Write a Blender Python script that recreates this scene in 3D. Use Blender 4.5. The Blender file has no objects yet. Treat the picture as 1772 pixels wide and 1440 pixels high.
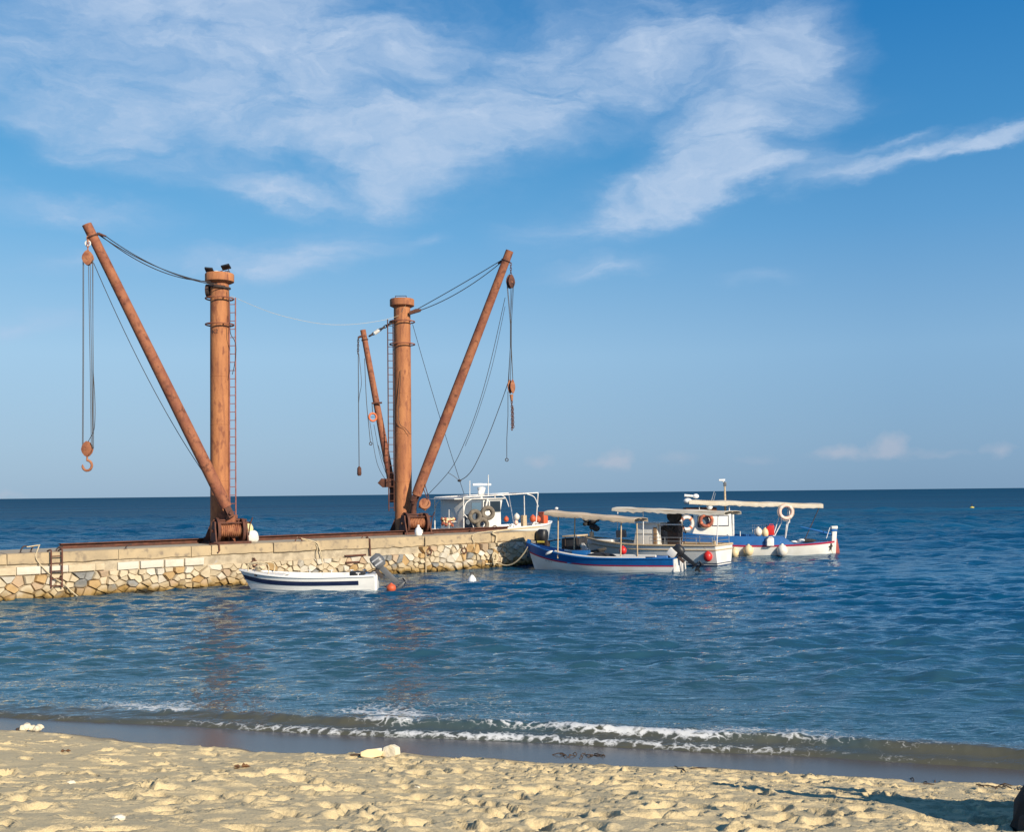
import bpy, bmesh, math, random
import numpy as np
from mathutils import Vector, Matrix, noise as mnoise

# ------------------------------------------------------------------ camera
R = math.radians
scene = bpy.context.scene
W, H, F = 1772.0, 1440.0, 1860.0            # frame and focal length in pixels
CAM = Vector((0.0, 0.0, 3.3))
PITCH, ROLL, SHIFT = R(2.0), R(-0.613), 0.0387
cam = bpy.data.cameras.new('camera')
cam.sensor_width = 36.0
cam.sensor_fit = 'HORIZONTAL'
cam.lens = 36.0 * F / W
cam.shift_y = SHIFT
cam.clip_start = 0.1
cam.clip_end = 30000
camo = bpy.data.objects.new('camera', cam)
scene.collection.objects.link(camo)
CROT = Matrix.Rotation(R(90) + PITCH, 3, 'X') @ Matrix.Rotation(ROLL, 3, 'Z')
camo.location = CAM
camo.rotation_euler = CROT.to_euler()
scene.camera = camo

# ------------------------------------------------------------------ light
SUN_AZ, SUN_EL = R(140.0), R(26.0)          # clockwise from +Y
sun_dir = Vector((math.sin(SUN_AZ) * math.cos(SUN_EL), math.cos(SUN_AZ) * math.cos(SUN_EL), math.sin(SUN_EL)))
sun = bpy.data.lights.new('sun', 'SUN')
sun.energy = 5.0
sun.angle = R(0.5)
sun.color = (1.0, 0.88, 0.70)
suno = bpy.data.objects.new('sun', sun)
scene.collection.objects.link(suno)
suno.rotation_euler = sun_dir.to_track_quat('Z', 'Y').to_euler()
suno.location = (20, -20, 30)
scene.view_settings.view_transform = 'Standard'
scene.view_settings.look = 'None'
scene.view_settings.exposure = 0.32
scene.view_settings.gamma = 1.0
scene.view_settings.use_curve_mapping = False

def ray(px, py):
    d = CROT @ Vector(((px - W / 2) / F, -(py - H / 2 - SHIFT * W) / F, -1.0))
    return d.normalized()
def onz(px, py, z):                          # the point at height z seen at that pixel of the photograph
    d = ray(px, py); t = (z - CAM.z) / d.z
    return CAM + d * t
def ony(px, py, y):                          # the point at distance y
    d = ray(px, py); t = y / d.y
    return CAM + d * t

# ------------------------------------------------------------------ sky with clouds
world = bpy.data.worlds.new('World'); scene.world = world; world.use_nodes = True
nt = world.node_tree; N = nt.nodes; L = nt.links
bg = N['Background']; bg.inputs[1].default_value = 0.08
sky = N.new('ShaderNodeTexSky'); sky.sky_type = 'NISHITA'; sky.sun_disc = False
sky.sun_elevation = SUN_EL; sky.sun_rotation = SUN_AZ
sky.air_density = 1.0; sky.dust_density = 0.6; sky.ozone_density = 2.0; sky.altitude = 0
def wmath(op, a, b=None, c=None, clamp=False):
    n = N.new('ShaderNodeMath'); n.operation = op; n.use_clamp = clamp
    for i, v in enumerate((a, b, c)):
        if v is None: continue
        if isinstance(v, (int, float)): n.inputs[i].default_value = v
        else: L.new(v, n.inputs[i])
    return n.outputs[0]
tc = N.new('ShaderNodeTexCoord')
sep = N.new('ShaderNodeSeparateXYZ'); L.new(tc.outputs['Generated'], sep.inputs[0])
az = wmath('ARCTAN2', sep.outputs[0], sep.outputs[1])
el = wmath('ARCSINE', sep.outputs[2])
ae = N.new('ShaderNodeCombineXYZ'); L.new(az, ae.inputs[0]); L.new(el, ae.inputs[1])
# warp so that cloud edges are ragged
wn = N.new('ShaderNodeTexNoise'); wn.inputs['Scale'].default_value = 7; wn.inputs['Detail'].default_value = 8; wn.inputs['Roughness'].default_value = 0.6
wmp = N.new('ShaderNodeMapping'); wmp.inputs['Scale'].default_value = (0.8, 1.7, 1); wmp.inputs['Rotation'].default_value = (0, 0, R(-8))
L.new(ae.outputs[0], wmp.inputs[0]); L.new(wmp.outputs[0], wn.inputs['Vector'])
wsub = N.new('ShaderNodeVectorMath'); wsub.operation = 'SUBTRACT'; wsub.inputs[1].default_value = (0.5, 0.5, 0.5)
L.new(wn.outputs['Color'], wsub.inputs[0])
wsc = N.new('ShaderNodeVectorMath'); wsc.operation = 'MULTIPLY'; wsc.inputs[1].default_value = (0.15, 0.085, 0)
L.new(wsub.outputs[0], wsc.inputs[0])
wad = N.new('ShaderNodeVectorMath'); L.new(ae.outputs[0], wad.inputs[0]); L.new(wsc.outputs[0], wad.inputs[1])
def azel(px, py):
    d = ray(px, py)
    return math.atan2(d.x, d.y), math.asin(d.z)
# broad cloud fields by direction: (frame x, frame y, half width, half height, tilt, weight)
CL = [(330, 30, 860, 210, 0, .85), (160, 180, 380, 110, -6, .6), (560, 215, 330, 70, -10, .55), (720, 265, 420, 100, 4, .85),
      (830, 215, 230, 75, 12, .6), (1130, 95, 330, 150, 10, 1.0), (1395, 70, 130, 110, 30, .9), (1290, 190, 170, 130, 35, .7),
      (1190, 290, 190, 80, 28, .75), (1080, 360, 290, 75, 12, .85), (1340, 292, 230, 42, 6, .75), (1560, 268, 240, 30, 13, 1.0),
      (1715, 228, 130, 22, 16, 1.1), (1530, 238, 110, 12, 10, .55), (1330, 215, 260, 70, 8, .35), (560, 432, 210, 66, 5, .8), (400, 450, 190, 46, 0, .5),
      (740, 402, 70, 22, 10, .35), (1040, 458, 170, 30, 3, .85), (140, 350, 270, 42, -6, .7), (480, 322, 130, 32, -8, .6),
      (130, 440, 200, 48, 3, .42), (40, 560, 120, 42, 8, .55), (1320, 468, 110, 26, 2, .5), (640, 335, 300, 60, 4, .4), (640, 110, 520, 110, -5, .5), (230, 265, 300, 60, -10, .45)]
acc = None
for (cx, cy, rx, ry, tilt, wgt) in CL:
    a0, e0 = azel(cx, cy)
    m = N.new('ShaderNodeMapping'); m.vector_type = 'TEXTURE'
    m.inputs['Location'].default_value = (a0, e0, 0)
    m.inputs['Rotation'].default_value = (0, 0, R(tilt))
    m.inputs['Scale'].default_value = (rx / F, ry / F, 1)
    L.new(wad.outputs[0], m.inputs[0])
    g = N.new('ShaderNodeTexGradient'); g.gradient_type = 'QUADRATIC_SPHERE'
    L.new(m.outputs[0], g.inputs[0])
    g2 = N.new('ShaderNodeMath'); g2.operation = 'POWER'; g2.inputs[1].default_value = 0.55
    L.new(g.outputs['Fac'], g2.inputs[0])
    acc = wmath('MULTIPLY', g2.outputs[0], wgt) if acc is None else wmath('MULTIPLY_ADD', g2.outputs[0], wgt, acc)
# the same kind of cloud all round the rest of the sky
gn = N.new('ShaderNodeTexNoise'); gn.inputs['Scale'].default_value = 2.6; gn.inputs['Detail'].default_value = 4
gmp = N.new('ShaderNodeMapping'); gmp.inputs['Scale'].default_value = (1, 1, 2.2); L.new(tc.outputs['Generated'], gmp.inputs[0]); L.new(gmp.outputs[0], gn.inputs['Vector'])
gr = N.new('ShaderNodeMapRange'); gr.inputs[1].default_value = 0.46; gr.inputs[2].default_value = 0.72; gr.inputs[4].default_value = 0.55; L.new(gn.outputs[0], gr.inputs[0])
aab = wmath('ABSOLUTE', az)
o1 = N.new('ShaderNodeMapRange'); o1.inputs[1].default_value = R(27); o1.inputs[2].default_value = R(38); L.new(aab, o1.inputs[0])
o2 = N.new('ShaderNodeMapRange'); o2.inputs[1].default_value = R(26); o2.inputs[2].default_value = R(36); L.new(el, o2.inputs[0])
outm = wmath('MAXIMUM', o1.outputs[0], o2.outputs[0])
elm = N.new('ShaderNodeMapRange'); elm.inputs[1].default_value = R(4); elm.inputs[2].default_value = R(14); L.new(el, elm.inputs[0])
gen = wmath('MULTIPLY', wmath('MULTIPLY', gr.outputs[0], outm), elm.outputs[0])
field = wmath('ADD', acc, gen)
# wispy detail
fn = N.new('ShaderNodeTexNoise'); fn.inputs['Scale'].default_value = 15; fn.inputs['Detail'].default_value = 9; fn.inputs['Roughness'].default_value = 0.62; fn.inputs['Distortion'].default_value = 0.5
fmp = N.new('ShaderNodeMapping'); fmp.inputs['Scale'].default_value = (0.62, 1.9, 1); fmp.inputs['Rotation'].default_value = (0, 0, R(-9))
L.new(wad.outputs[0], fmp.inputs[0]); L.new(fmp.outputs[0], fn.inputs['Vector'])
fr = N.new('ShaderNodeMapRange'); fr.inputs[1].default_value = 0.28; fr.inputs[2].default_value = 0.72; fr.inputs[3].default_value = 0.45; fr.inputs[4].default_value = 1.2; L.new(fn.outputs[0], fr.inputs[0])
dens = wmath('MULTIPLY', field, fr.outputs[0])
dm = N.new('ShaderNodeMapRange'); dm.interpolation_type = 'SMOOTHSTEP'; dm.inputs[1].default_value = 0.02; dm.inputs[2].default_value = 0.92; dm.inputs[4].default_value = 0.86; L.new(dens, dm.inputs[0])
# small cumulus low over the horizon
cu = None
for (cx, cy, rx, ry, wgt) in [(1068, 795, 34, 24, .8), (1050, 800, 60, 12, .5), (932, 799, 34, 16, .55), (1450, 779, 42, 16, .8), (1540, 770, 36, 26, 1), (1500, 786, 130, 14, .45), (1730, 778, 30, 18, .7), (1640, 785, 60, 10, .3), (1170, 792, 50, 18, .35), (1310, 797, 50, 12, .3), (10, 858, 40, 10, .5)]:
    a0, e0 = azel(cx, cy)
    m = N.new('ShaderNodeMapping'); m.vector_type = 'TEXTURE'
    m.inputs['Location'].default_value = (a0, e0, 0); m.inputs['Scale'].default_value = (rx / F, ry / F, 1)
    cw = N.new('ShaderNodeVectorMath'); cw.operation = 'MULTIPLY_ADD'
    if cu is None:
        cn = N.new('ShaderNodeTexNoise'); cn.inputs['Scale'].default_value = 70; cn.inputs['Detail'].default_value = 5; L.new(ae.outputs[0], cn.inputs['Vector'])
        cs = N.new('ShaderNodeVectorMath'); cs.operation = 'SUBTRACT'; cs.inputs[1].default_value = (.5, .5, .5); L.new(cn.outputs['Color'], cs.inputs[0])
    L.new(cs.outputs[0], cw.inputs[0]); cw.inputs[1].default_value = (.022, .013, 0); L.new(ae.outputs[0], cw.inputs[2])
    L.new(cw.outputs[0], m.inputs[0])
    g = N.new('ShaderNodeTexGradient'); g.gradient_type = 'SPHERICAL'; L.new(m.outputs[0], g.inputs[0])
    cu = wmath('MULTIPLY', g.outputs['Fac'], wgt) if cu is None else wmath('MULTIPLY_ADD', g.outputs['Fac'], wgt, cu)
cum = N.new('ShaderNodeMapRange'); cum.inputs[1].default_value = 0.05; cum.inputs[2].default_value = 0.8; cum.inputs[4].default_value = 0.42; L.new(cu, cum.inputs[0])
# sky colour
ramp = N.new('ShaderNodeValToRGB'); L.new(wmath('DIVIDE', el, R(90)), ramp.inputs[0])   # clear sea air: blue down to the horizon
rp = ramp.color_ramp; rp.interpolation = 'LINEAR'
rp.elements[0].position = 0; rp.elements[0].color = (.215, .365, .545, 1); rp.elements[1].position = 1; rp.elements[1].color = (.006, .06, .22, 1)
for pos, c in ((.03, (.235, .41, .61)), (.08, (.245, .46, .70)), (.15, (.115, .355, .665)), (.20, (.055, .28, .60)), (.26, (.022, .215, .54)), (.4, (.012, .12, .36))):
    rp.elements.new(pos).color = (*c, 1)
rsc = N.new('ShaderNodeVectorMath'); rsc.operation = 'SCALE'; rsc.inputs['Scale'].default_value = 10.0
# the sky opposite the sun is paler than the sky at right angles to it
anti = N.new('ShaderNodeVectorMath'); anti.operation = 'DOT_PRODUCT'; L.new(tc.outputs['Generated'], anti.inputs[0]); anti.inputs[1].default_value = (-math.sin(SUN_AZ), -math.cos(SUN_AZ), 0)
aw = N.new('ShaderNodeMapRange'); aw.inputs[1].default_value = 0.5; aw.inputs[2].default_value = 1.0; aw.inputs[4].default_value = 0.62; L.new(anti.outputs['Value'], aw.inputs[0])
asc = N.new('ShaderNodeVectorMath'); asc.operation = 'SCALE'; asc.inputs[0].default_value = (.90, .56, .32); L.new(aw.outputs[0], asc.inputs['Scale'])
aad = N.new('ShaderNodeVectorMath'); aad.inputs[1].default_value = (.97, .97, .98); L.new(asc.outputs[0], aad.inputs[0])
aml = N.new('ShaderNodeVectorMath'); aml.operation = 'MULTIPLY'; L.new(ramp.outputs[0], aml.inputs[0]); L.new(aad.outputs[0], aml.inputs[1])
L.new(aml.outputs[0], rsc.inputs[0])
tint = N.new('ShaderNodeMix'); tint.data_type = 'RGBA'; tint.inputs[0].default_value = 0.93
L.new(sky.outputs[0], tint.inputs[6]); L.new(rsc.outputs[0], tint.inputs[7])
# fine fibres through the cloud, so that it is nowhere a flat sheet
hn = N.new('ShaderNodeTexNoise'); hn.inputs['Scale'].default_value = 24; hn.inputs['Detail'].default_value = 9; hn.inputs['Roughness'].default_value = 0.66; hn.inputs['Distortion'].default_value = 0.4
hmp = N.new('ShaderNodeMapping'); hmp.inputs['Scale'].default_value = (0.7, 1.4, 1); hmp.inputs['Rotation'].default_value = (0, 0, R(-14)); L.new(wad.outputs[0], hmp.inputs[0]); L.new(hmp.outputs[0], hn.inputs['Vector'])
hr = N.new('ShaderNodeMapRange'); hr.inputs[1].default_value = 0.3; hr.inputs[2].default_value = 0.7; hr.inputs[3].default_value = 0.68; hr.inputs[4].default_value = 1.1; L.new(hn.outputs[0], hr.inputs[0])
dmf = wmath('MULTIPLY', dm.outputs[0], hr.outputs[0], None, True)
ccol = N.new('ShaderNodeMix'); ccol.data_type = 'RGBA'; L.new(dmf, ccol.inputs[0]); ccol.inputs[6].default_value = (4.0, 5.6, 7.9, 1); ccol.inputs[7].default_value = (5.4, 6.6, 8.4, 1)
mx = N.new('ShaderNodeMix'); mx.data_type = 'RGBA'; L.new(dmf, mx.inputs[0]); L.new(ccol.outputs[2], mx.inputs[7]); L.new(tint.outputs[2], mx.inputs[6])
mx2 = N.new('ShaderNodeMix'); mx2.data_type = 'RGBA'; L.new(cum.outputs[0], mx2.inputs[0]); L.new(mx.outputs[2], mx2.inputs[6]); mx2.inputs[7].default_value = (5.6, 5.6, 6.4, 1)
L.new(mx2.outputs[2], bg.inputs[0])

# ------------------------------------------------------------------ helpers
rnd = random.Random(7)
COL = scene.collection
class MB:
    """collects shapes; build() links them as one mesh object"""
    def __init__(s): s.v = []; s.f = []
    def add(s, vs, fs):
        b = len(s.v); s.v += [tuple(v) for v in vs]; s.f += [tuple(i + b for i in f) for f in fs]; return s
    def box(s, c, d, rot=None):
        hx, hy, hz = d[0] / 2, d[1] / 2, d[2] / 2
        vs = [Vector((x, y, z)) for x in (-hx, hx) for y in (-hy, hy) for z in (-hz, hz)]
        if rot is not None: vs = [rot @ v for v in vs]
        c = Vector(c)
        return s.add([v + c for v in vs], [(0, 1, 3, 2), (4, 6, 7, 5), (0, 4, 5, 1), (2, 3, 7, 6), (0, 2, 6, 4), (1, 5, 7, 3)])
    def cyl(s, p0, p1, r0, r1=None, n=12):
        p0 = Vector(p0); p1 = Vector(p1); r1 = r0 if r1 is None else r1
        q = (p1 - p0).to_track_quat('Z', 'Y')
        vs = []
        for p, r in ((p0, r0), (p1, r1)):
            for k in range(n):
                a = 2 * math.pi * k / n; vs.append(p + q @ Vector((r * math.cos(a), r * math.sin(a), 0)))
        fs = [(k, (k + 1) % n, n + (k + 1) % n, n + k) for k in range(n)]
        return s.add(vs, fs + [tuple(range(n - 1, -1, -1)), tuple(range(n, 2 * n))])
    def tube(s, pts, r, n=6):
        pts = [Vector(p) for p in pts]; m = len(pts)
        up = Vector((0.13, 0.31, 0.94)); vs = []
        for i, p in enumerate(pts):
            t = (pts[min(i + 1, m - 1)] - pts[max(i - 1, 0)]).normalized()
            if abs(t.dot(up)) > 0.97: up = Vector((0.9, 0.3, 0.1))
            a = t.cross(up).normalized(); b = t.cross(a); up = -b if False else up
            rr = r[i] if isinstance(r, (list, tuple)) else r
            for k in range(n):
                g = 2 * math.pi * k / n; vs.append(p + a * (rr * math.cos(g)) + b * (rr * math.sin(g)))
        fs = []
        for i in range(m - 1):
            for k in range(n):
                fs.append((i * n + k, i * n + (k + 1) % n, (i + 1) * n + (k + 1) % n, (i + 1) * n + k))
        return s.add(vs, fs + [tuple(range(n - 1, -1, -1)), tuple(range((m - 1) * n, m * n))])
    def lathe(s, prof, n=24, o=(0, 0, 0), rot=None):
        o = Vector(o); vs = []
        for (r, z) in prof:
            for k in range(n):
                a = 2 * math.pi * k / n; v = Vector((r * math.cos(a), r * math.sin(a), z))
                vs.append(o + (rot @ v if rot is not None else v))
        fs = []
        for i in range(len(prof) - 1):
            for k in range(n):
                fs.append((i * n + k, i * n + (k + 1) % n, (i + 1) * n + (k + 1) % n, (i + 1) * n + k))
        return s.add(vs, fs + [tuple(range(n - 1, -1, -1)), tuple(range((len(prof) - 1) * n, len(prof) * n))])
    def ball(s, c, r, n=14, sc=(1, 1, 1), rot=None):
        c = Vector(c); vs = []; m = n // 2
        prof = [(math.sin(math.pi * i / m) * r, -math.cos(math.pi * i / m) * r) for i in range(m + 1)]
        prof[0] = (r * 0.02, prof[0][1]); prof[-1] = (r * 0.02, prof[-1][1])
        b = MB().lathe(prof, n)
        for v in b.v:
            w = Vector((v[0] * sc[0], v[1] * sc[1], v[2] * sc[2]))
            if rot is not None: w = rot @ w
            vs.append(c + w)
        return s.add(vs, b.f)
    def torus(s, c, Rr, r, rot=None, n=28, m=8, arc=(0, 2 * math.pi), sc=(1, 1)):
        c = Vector(c); vs = []; full = arc[1] - arc[0] > 6.28
        nn = n if full else n + 1
        for i in range(nn):
            a = arc[0] + (arc[1] - arc[0]) * i / n
            for k in range(m):
                g = 2 * math.pi * k / m
                v = Vector(((Rr + r * math.cos(g)) * math.cos(a) * sc[0], (Rr + r * math.cos(g)) * math.sin(a) * sc[1], r * math.sin(g)))
                vs.append(c + (rot @ v if rot is not None else v))
        fs = []
        for i in range(n):
            j = (i + 1) % nn
            for k in range(m): fs.append((i * m + k, j * m + k, j * m + (k + 1) % m, i * m + (k + 1) % m))
        if not full: fs += [tuple(range(m - 1, -1, -1)), tuple(range(n * m, (n + 1) * m))]
        return s.add(vs, fs)
    def prism(s, poly, ax, d, o=(0, 0, 0)):
        """polygon in two axes, extruded by d along the third; ax = 'xz', 'yz' or 'xy'"""
        o = Vector(o); n = len(poly); vs = []
        for h in (-d / 2, d / 2):
            for (a, b) in poly:
                v = {'xz': (a, h, b), 'yz': (h, a, b), 'xy': (a, b, h)}[ax]; vs.append(o + Vector(v))
        return s.add(vs, [tuple(range(n - 1, -1, -1)), tuple(range(n, 2 * n))] + [(k, (k + 1) % n, n + (k + 1) % n, n + k) for k in range(n)])
    def build(s, name, mat, parent=None, off=(0, 0, 0), smooth=40, bevel=0):
        me = bpy.data.meshes.new(name)
        o3 = Vector(off)
        me.from_pydata([tuple(Vector(v) - o3) for v in s.v], [], s.f)
        bm = bmesh.new(); bm.from_mesh(me); bmesh.ops.recalc_face_normals(bm, faces=bm.faces)
        if bevel:
            es = [e for e in bm.edges if len(e.link_faces) == 2 and e.calc_face_angle(0) > 0.6]
            bmesh.ops.bevel(bm, geom=es, offset=bevel, segments=2, profile=0.6, affect='EDGES', clamp_overlap=True)
        bm.to_mesh(me); bm.free()
        if smooth:
            me.polygons.foreach_set('use_smooth', [True] * len(me.polygons)); me.set_sharp_from_angle(angle=R(smooth))
        o = bpy.data.objects.new(name, me); COL.objects.link(o)
        if mat is not None: me.materials.append(M[mat])
        if parent is not None: o.parent = parent
        return o
def tag(o, label=None, cat=None, group=None, kind=None):
    if label: o['label'] = label
    if cat: o['category'] = cat
    if group: o['group'] = group
    if kind: o['kind'] = kind
    return o
def thing(name, label, cat, loc=(0, 0, 0), rz=0.0, group=None):
    o = bpy.data.objects.new(name, None); COL.objects.link(o)
    o.empty_display_size = 0.3; o.location = loc; o.rotation_euler = (0, 0, rz)
    return tag(o, label, cat, group)
def sag(p0, p1, drop, n=14):
    p0 = Vector(p0); p1 = Vector(p1)
    return [p0.lerp(p1, i / n) - Vector((0, 0, drop * 4 * (i / n) * (1 - i / n))) for i in range(n + 1)]
def path(pts, n=6):
    """smooth curve through points (Catmull-Rom)"""
    P = [Vector(p) for p in pts]; out = []
    for i in range(len(P) - 1):
        a, b, c, d = P[max(i - 1, 0)], P[i], P[i + 1], P[min(i + 2, len(P) - 1)]
        for k in range(n):
            t = k / n
            out.append(0.5 * ((2 * b) + (c - a) * t + (2 * a - 5 * b + 4 * c - d) * t * t + (3 * b - a - 3 * c + d) * t ** 3))
    return out + [P[-1]]
RX = lambda a: Matrix.Rotation(R(a), 3, 'X')
RY = lambda a: Matrix.Rotation(R(a), 3, 'Y')
RZ = lambda a: Matrix.Rotation(R(a), 3, 'Z')

# ------------------------------------------------------------------ materials
M = {}
def mat(name, c1, c2=None, scale=6.0, rough=0.6, metal=0.0, bump=0.0, bscale=None, stretch=(1, 1, 1), lo=0.4, hi=0.65, spec=0.5, third=None, streak=None):
    m = bpy.data.materials.new(name); m.use_nodes = True; M[name] = m
    n = m.node_tree.nodes; l = m.node_tree.links; p = n['Principled BSDF']
    p.inputs['Roughness'].default_value = rough; p.inputs['Metallic'].default_value = metal
    p.inputs['Specular IOR Level'].default_value = spec
    if c2 is None and not bump:
        p.inputs['Base Color'].default_value = (*c1, 1); return m
    t = n.new('ShaderNodeTexCoord'); mp = n.new('ShaderNodeMapping'); l.new(t.outputs['Object'], mp.inputs[0])
    mp.inputs['Scale'].default_value = stretch
    oi = n.new('ShaderNodeObjectInfo'); om = n.new('ShaderNodeMath'); om.operation = 'MULTIPLY'; om.inputs[1].default_value = 57.0
    l.new(oi.outputs['Random'], om.inputs[0]); l.new(om.outputs[0], mp.inputs['Location'])
    nz = n.new('ShaderNodeTexNoise'); nz.inputs['Scale'].default_value = scale; nz.inputs['Detail'].default_value = 7; nz.inputs['Roughness'].default_value = 0.62
    l.new(mp.outputs[0], nz.inputs['Vector'])
    mr = n.new('ShaderNodeMapRange'); mr.inputs[1].default_value = lo; mr.inputs[2].default_value = hi; l.new(nz.outputs[0], mr.inputs[0])
    mx = n.new('ShaderNodeMix'); mx.data_type = 'RGBA'; l.new(mr.outputs[0], mx.inputs[0])
    mx.inputs[6].default_value = (*c1, 1); mx.inputs[7].default_value = (*(c2 or c1), 1)
    out = mx.outputs[2]
    if third:
        nz2 = n.new('ShaderNodeTexNoise'); nz2.inputs['Scale'].default_value = scale * third[1]; nz2.inputs['Detail'].default_value = 5
        l.new(mp.outputs[0], nz2.inputs['Vector'])
        mr2 = n.new('ShaderNodeMapRange'); mr2.inputs[1].default_value = third[2]; mr2.inputs[2].default_value = third[3]; l.new(nz2.outputs[0], mr2.inputs[0])
        mx2 = n.new('ShaderNodeMix'); mx2.data_type = 'RGBA'; l.new(mr2.outputs[0], mx2.inputs[0]); l.new(out, mx2.inputs[6]); mx2.inputs[7].default_value = (*third[0], 1)
        out = mx2.outputs[2]
    if streak:                                             # runs of rust washed down the surface
        sm = n.new('ShaderNodeMapping'); sm.inputs['Scale'].default_value = streak[1]; l.new(t.outputs['Object'], sm.inputs[0])
        sn = n.new('ShaderNodeTexNoise'); sn.inputs['Scale'].default_value = 1.0; sn.inputs['Detail'].default_value = 6; sn.inputs['Roughness'].default_value = .65; l.new(sm.outputs[0], sn.inputs['Vector'])
        sr = n.new('ShaderNodeMapRange'); sr.inputs[1].default_value = streak[2]; sr.inputs[2].default_value = streak[3]; sr.inputs[4].default_value = .8; l.new(sn.outputs[0], sr.inputs[0])
        sx_ = n.new('ShaderNodeMix'); sx_.data_type = 'RGBA'; l.new(sr.outputs[0], sx_.inputs[0]); l.new(out, sx_.inputs[6]); sx_.inputs[7].default_value = (*streak[0], 1); out = sx_.outputs[2]
    l.new(out, p.inputs['Base Color'])
    if bump:
        bz = n.new('ShaderNodeTexNoise'); bz.inputs['Scale'].default_value = bscale or scale * 4; bz.inputs['Detail'].default_value = 6
        l.new(mp.outputs[0], bz.inputs['Vector'])
        b = n.new('ShaderNodeBump'); b.inputs['Strength'].default_value = bump; b.inputs['Distance'].default_value = 0.02
        l.new(bz.outputs[0], b.inputs['Height']); l.new(b.outputs[0], p.inputs['Normal'])
    return m
def waterline_growth(name, zlo, zhi, c_mid, c_low):
    """weed and algae growing on a stone up to the high-water mark"""
    m = M[name]; n = m.node_tree.nodes; l = m.node_tree.links; p = n['Principled BSDF']
    src = p.inputs['Base Color'].links[0].from_socket
    g = n.new('ShaderNodeNewGeometry'); sp = n.new('ShaderNodeSeparateXYZ'); l.new(g.outputs['Position'], sp.inputs[0])
    nz = n.new('ShaderNodeTexNoise'); nz.inputs['Scale'].default_value = 2.2; nz.inputs['Detail'].default_value = 5; l.new(g.outputs['Position'], nz.inputs['Vector'])
    ad = n.new('ShaderNodeMath'); ad.operation = 'MULTIPLY_ADD'; ad.inputs[1].default_value = -0.55; l.new(nz.outputs[0], ad.inputs[0]); l.new(sp.outputs[2], ad.inputs[2])
    r1 = n.new('ShaderNodeMapRange'); r1.inputs[1].default_value = zhi - .27; r1.inputs[2].default_value = zlo - .27; l.new(ad.outputs[0], r1.inputs[0])
    x1 = n.new('ShaderNodeMix'); x1.data_type = 'RGBA'; l.new(r1.outputs[0], x1.inputs[0]); l.new(src, x1.inputs[6]); x1.inputs[7].default_value = (*c_mid, 1)
    r2 = n.new('ShaderNodeMapRange'); r2.inputs[1].default_value = zlo + .06 - .27; r2.inputs[2].default_value = zlo - .1 - .27; l.new(ad.outputs[0], r2.inputs[0])
    x2 = n.new('ShaderNodeMix'); x2.data_type = 'RGBA'; l.new(r2.outputs[0], x2.inputs[0]); l.new(x1.outputs[2], x2.inputs[6]); x2.inputs[7].default_value = (*c_low, 1)
    l.new(x2.outputs[2], p.inputs['Base Color'])

mat('rust_mast', (.44, .18, .07), (.30, .11, .045), 1.7, .8, bump=.35, bscale=14, stretch=(1, 1, .4), lo=.38, hi=.68, third=((.22, .075, .035), 3.2, .56, .68), streak=((.19, .065, .035), (7, 7, .45), .52, .72))
mat('rust_boom', (.34, .13, .06), (.21, .066, .038), 1.9, .8, bump=.35, bscale=14, lo=.38, hi=.65, third=((.12, .04, .022), 3.0, .55, .70), streak=((.15, .05, .03), (5, 5, 1.2), .52, .70))
mat('rust_dark', (.125, .045, .026), (.06, .024, .017), 4, .8, bump=.4, bscale=16)
mat('rust_block', (.38, .16, .075), (.2, .06, .03), 5, .75, bump=.3)
mat('ladder_paint', (.30, .12, .11), (.2, .07, .05), 5, .7)
mat('cable_steel', (.035, .032, .035), (.06, .05, .045), 20, .55, metal=.3)
mat('iron_dark', (.03, .028, .028), (.07, .035, .025), 8, .7)
mat('rope_cream', (.62, .52, .34), (.42, .34, .22), 30, .9, bump=.4, bscale=60)
mat('concrete_deck', (.42, .36, .26), (.33, .29, .22), .8, .9, bump=.3, bscale=9, third=((.22, .19, .15), 2.5, .62, .75))
mat('concrete_coping', (.46, .355, .215), (.35, .275, .175), 1.1, .9, bump=.5, bscale=6, third=((.24, .19, .135), 4, .56, .7))
mat('plaster', (.46, .37, .235), (.37, .31, .225), 1.6, .9, bump=.6, bscale=7, third=((.36, .33, .29), 3, .58, .7))
mat('mortar', (.46, .39, .28), (.30, .25, .18), 3, .95, bump=.7, bscale=9)
mat('stone_cream', (.55, .46, .32), (.44, .36, .24), 2.5, .85, bump=.5, bscale=8)
mat('stone_white', (.60, .56, .47), (.50, .44, .35), 2.5, .8, bump=.4, bscale=8)
mat('stone_ochre', (.48, .32, .15), (.36, .23, .10), 2.5, .85, bump=.5, bscale=8)
mat('stone_grey', (.27, .265, .245), (.17, .17, .165), 2.5, .8, bump=.5, bscale=8, stretch=(1, 1, 3))
mat('stone_buff', (.46, .33, .21), (.38, .29, .20), 2.5, .85, bump=.5, bscale=8)
mat('marble_block', (.56, .52, .44), (.44, .37, .27), 1.2, .7, bump=.3, bscale=7, lo=.5, hi=.75)
for k in ('stone_cream', 'stone_white', 'stone_ochre', 'stone_grey', 'stone_buff', 'mortar'):
    waterline_growth(k, .17, .46, (.27, .165, .04), (.02, .017, .009))
mat('white_paint', (.74, .73, .69), (.66, .64, .58), 1.5, .35, third=((.5, .44, .34), 5, .68, .8))
mat('white_gel', (.82, .82, .80), (.76, .76, .73), 1.2, .25)
mat('white_worn', (.74, .72, .68), (.62, .60, .56), 2.2, .5, third=((.40, .37, .32), 4, .64, .78))
mat('navy_paint', (.012, .02, .06), (.02, .03, .08), 3, .35)
mat('blue_paint', (.005, .11, .34), (.005, .08, .26), 1.8, .4, third=((.06, .16, .42), 4, .66, .8))
mat('blue_light', (.10, .24, .52), (.06, .17, .42), 3, .5)
mat('blue_antifoul', (.012, .05, .14), (.01, .03, .08), 3, .6)
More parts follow.
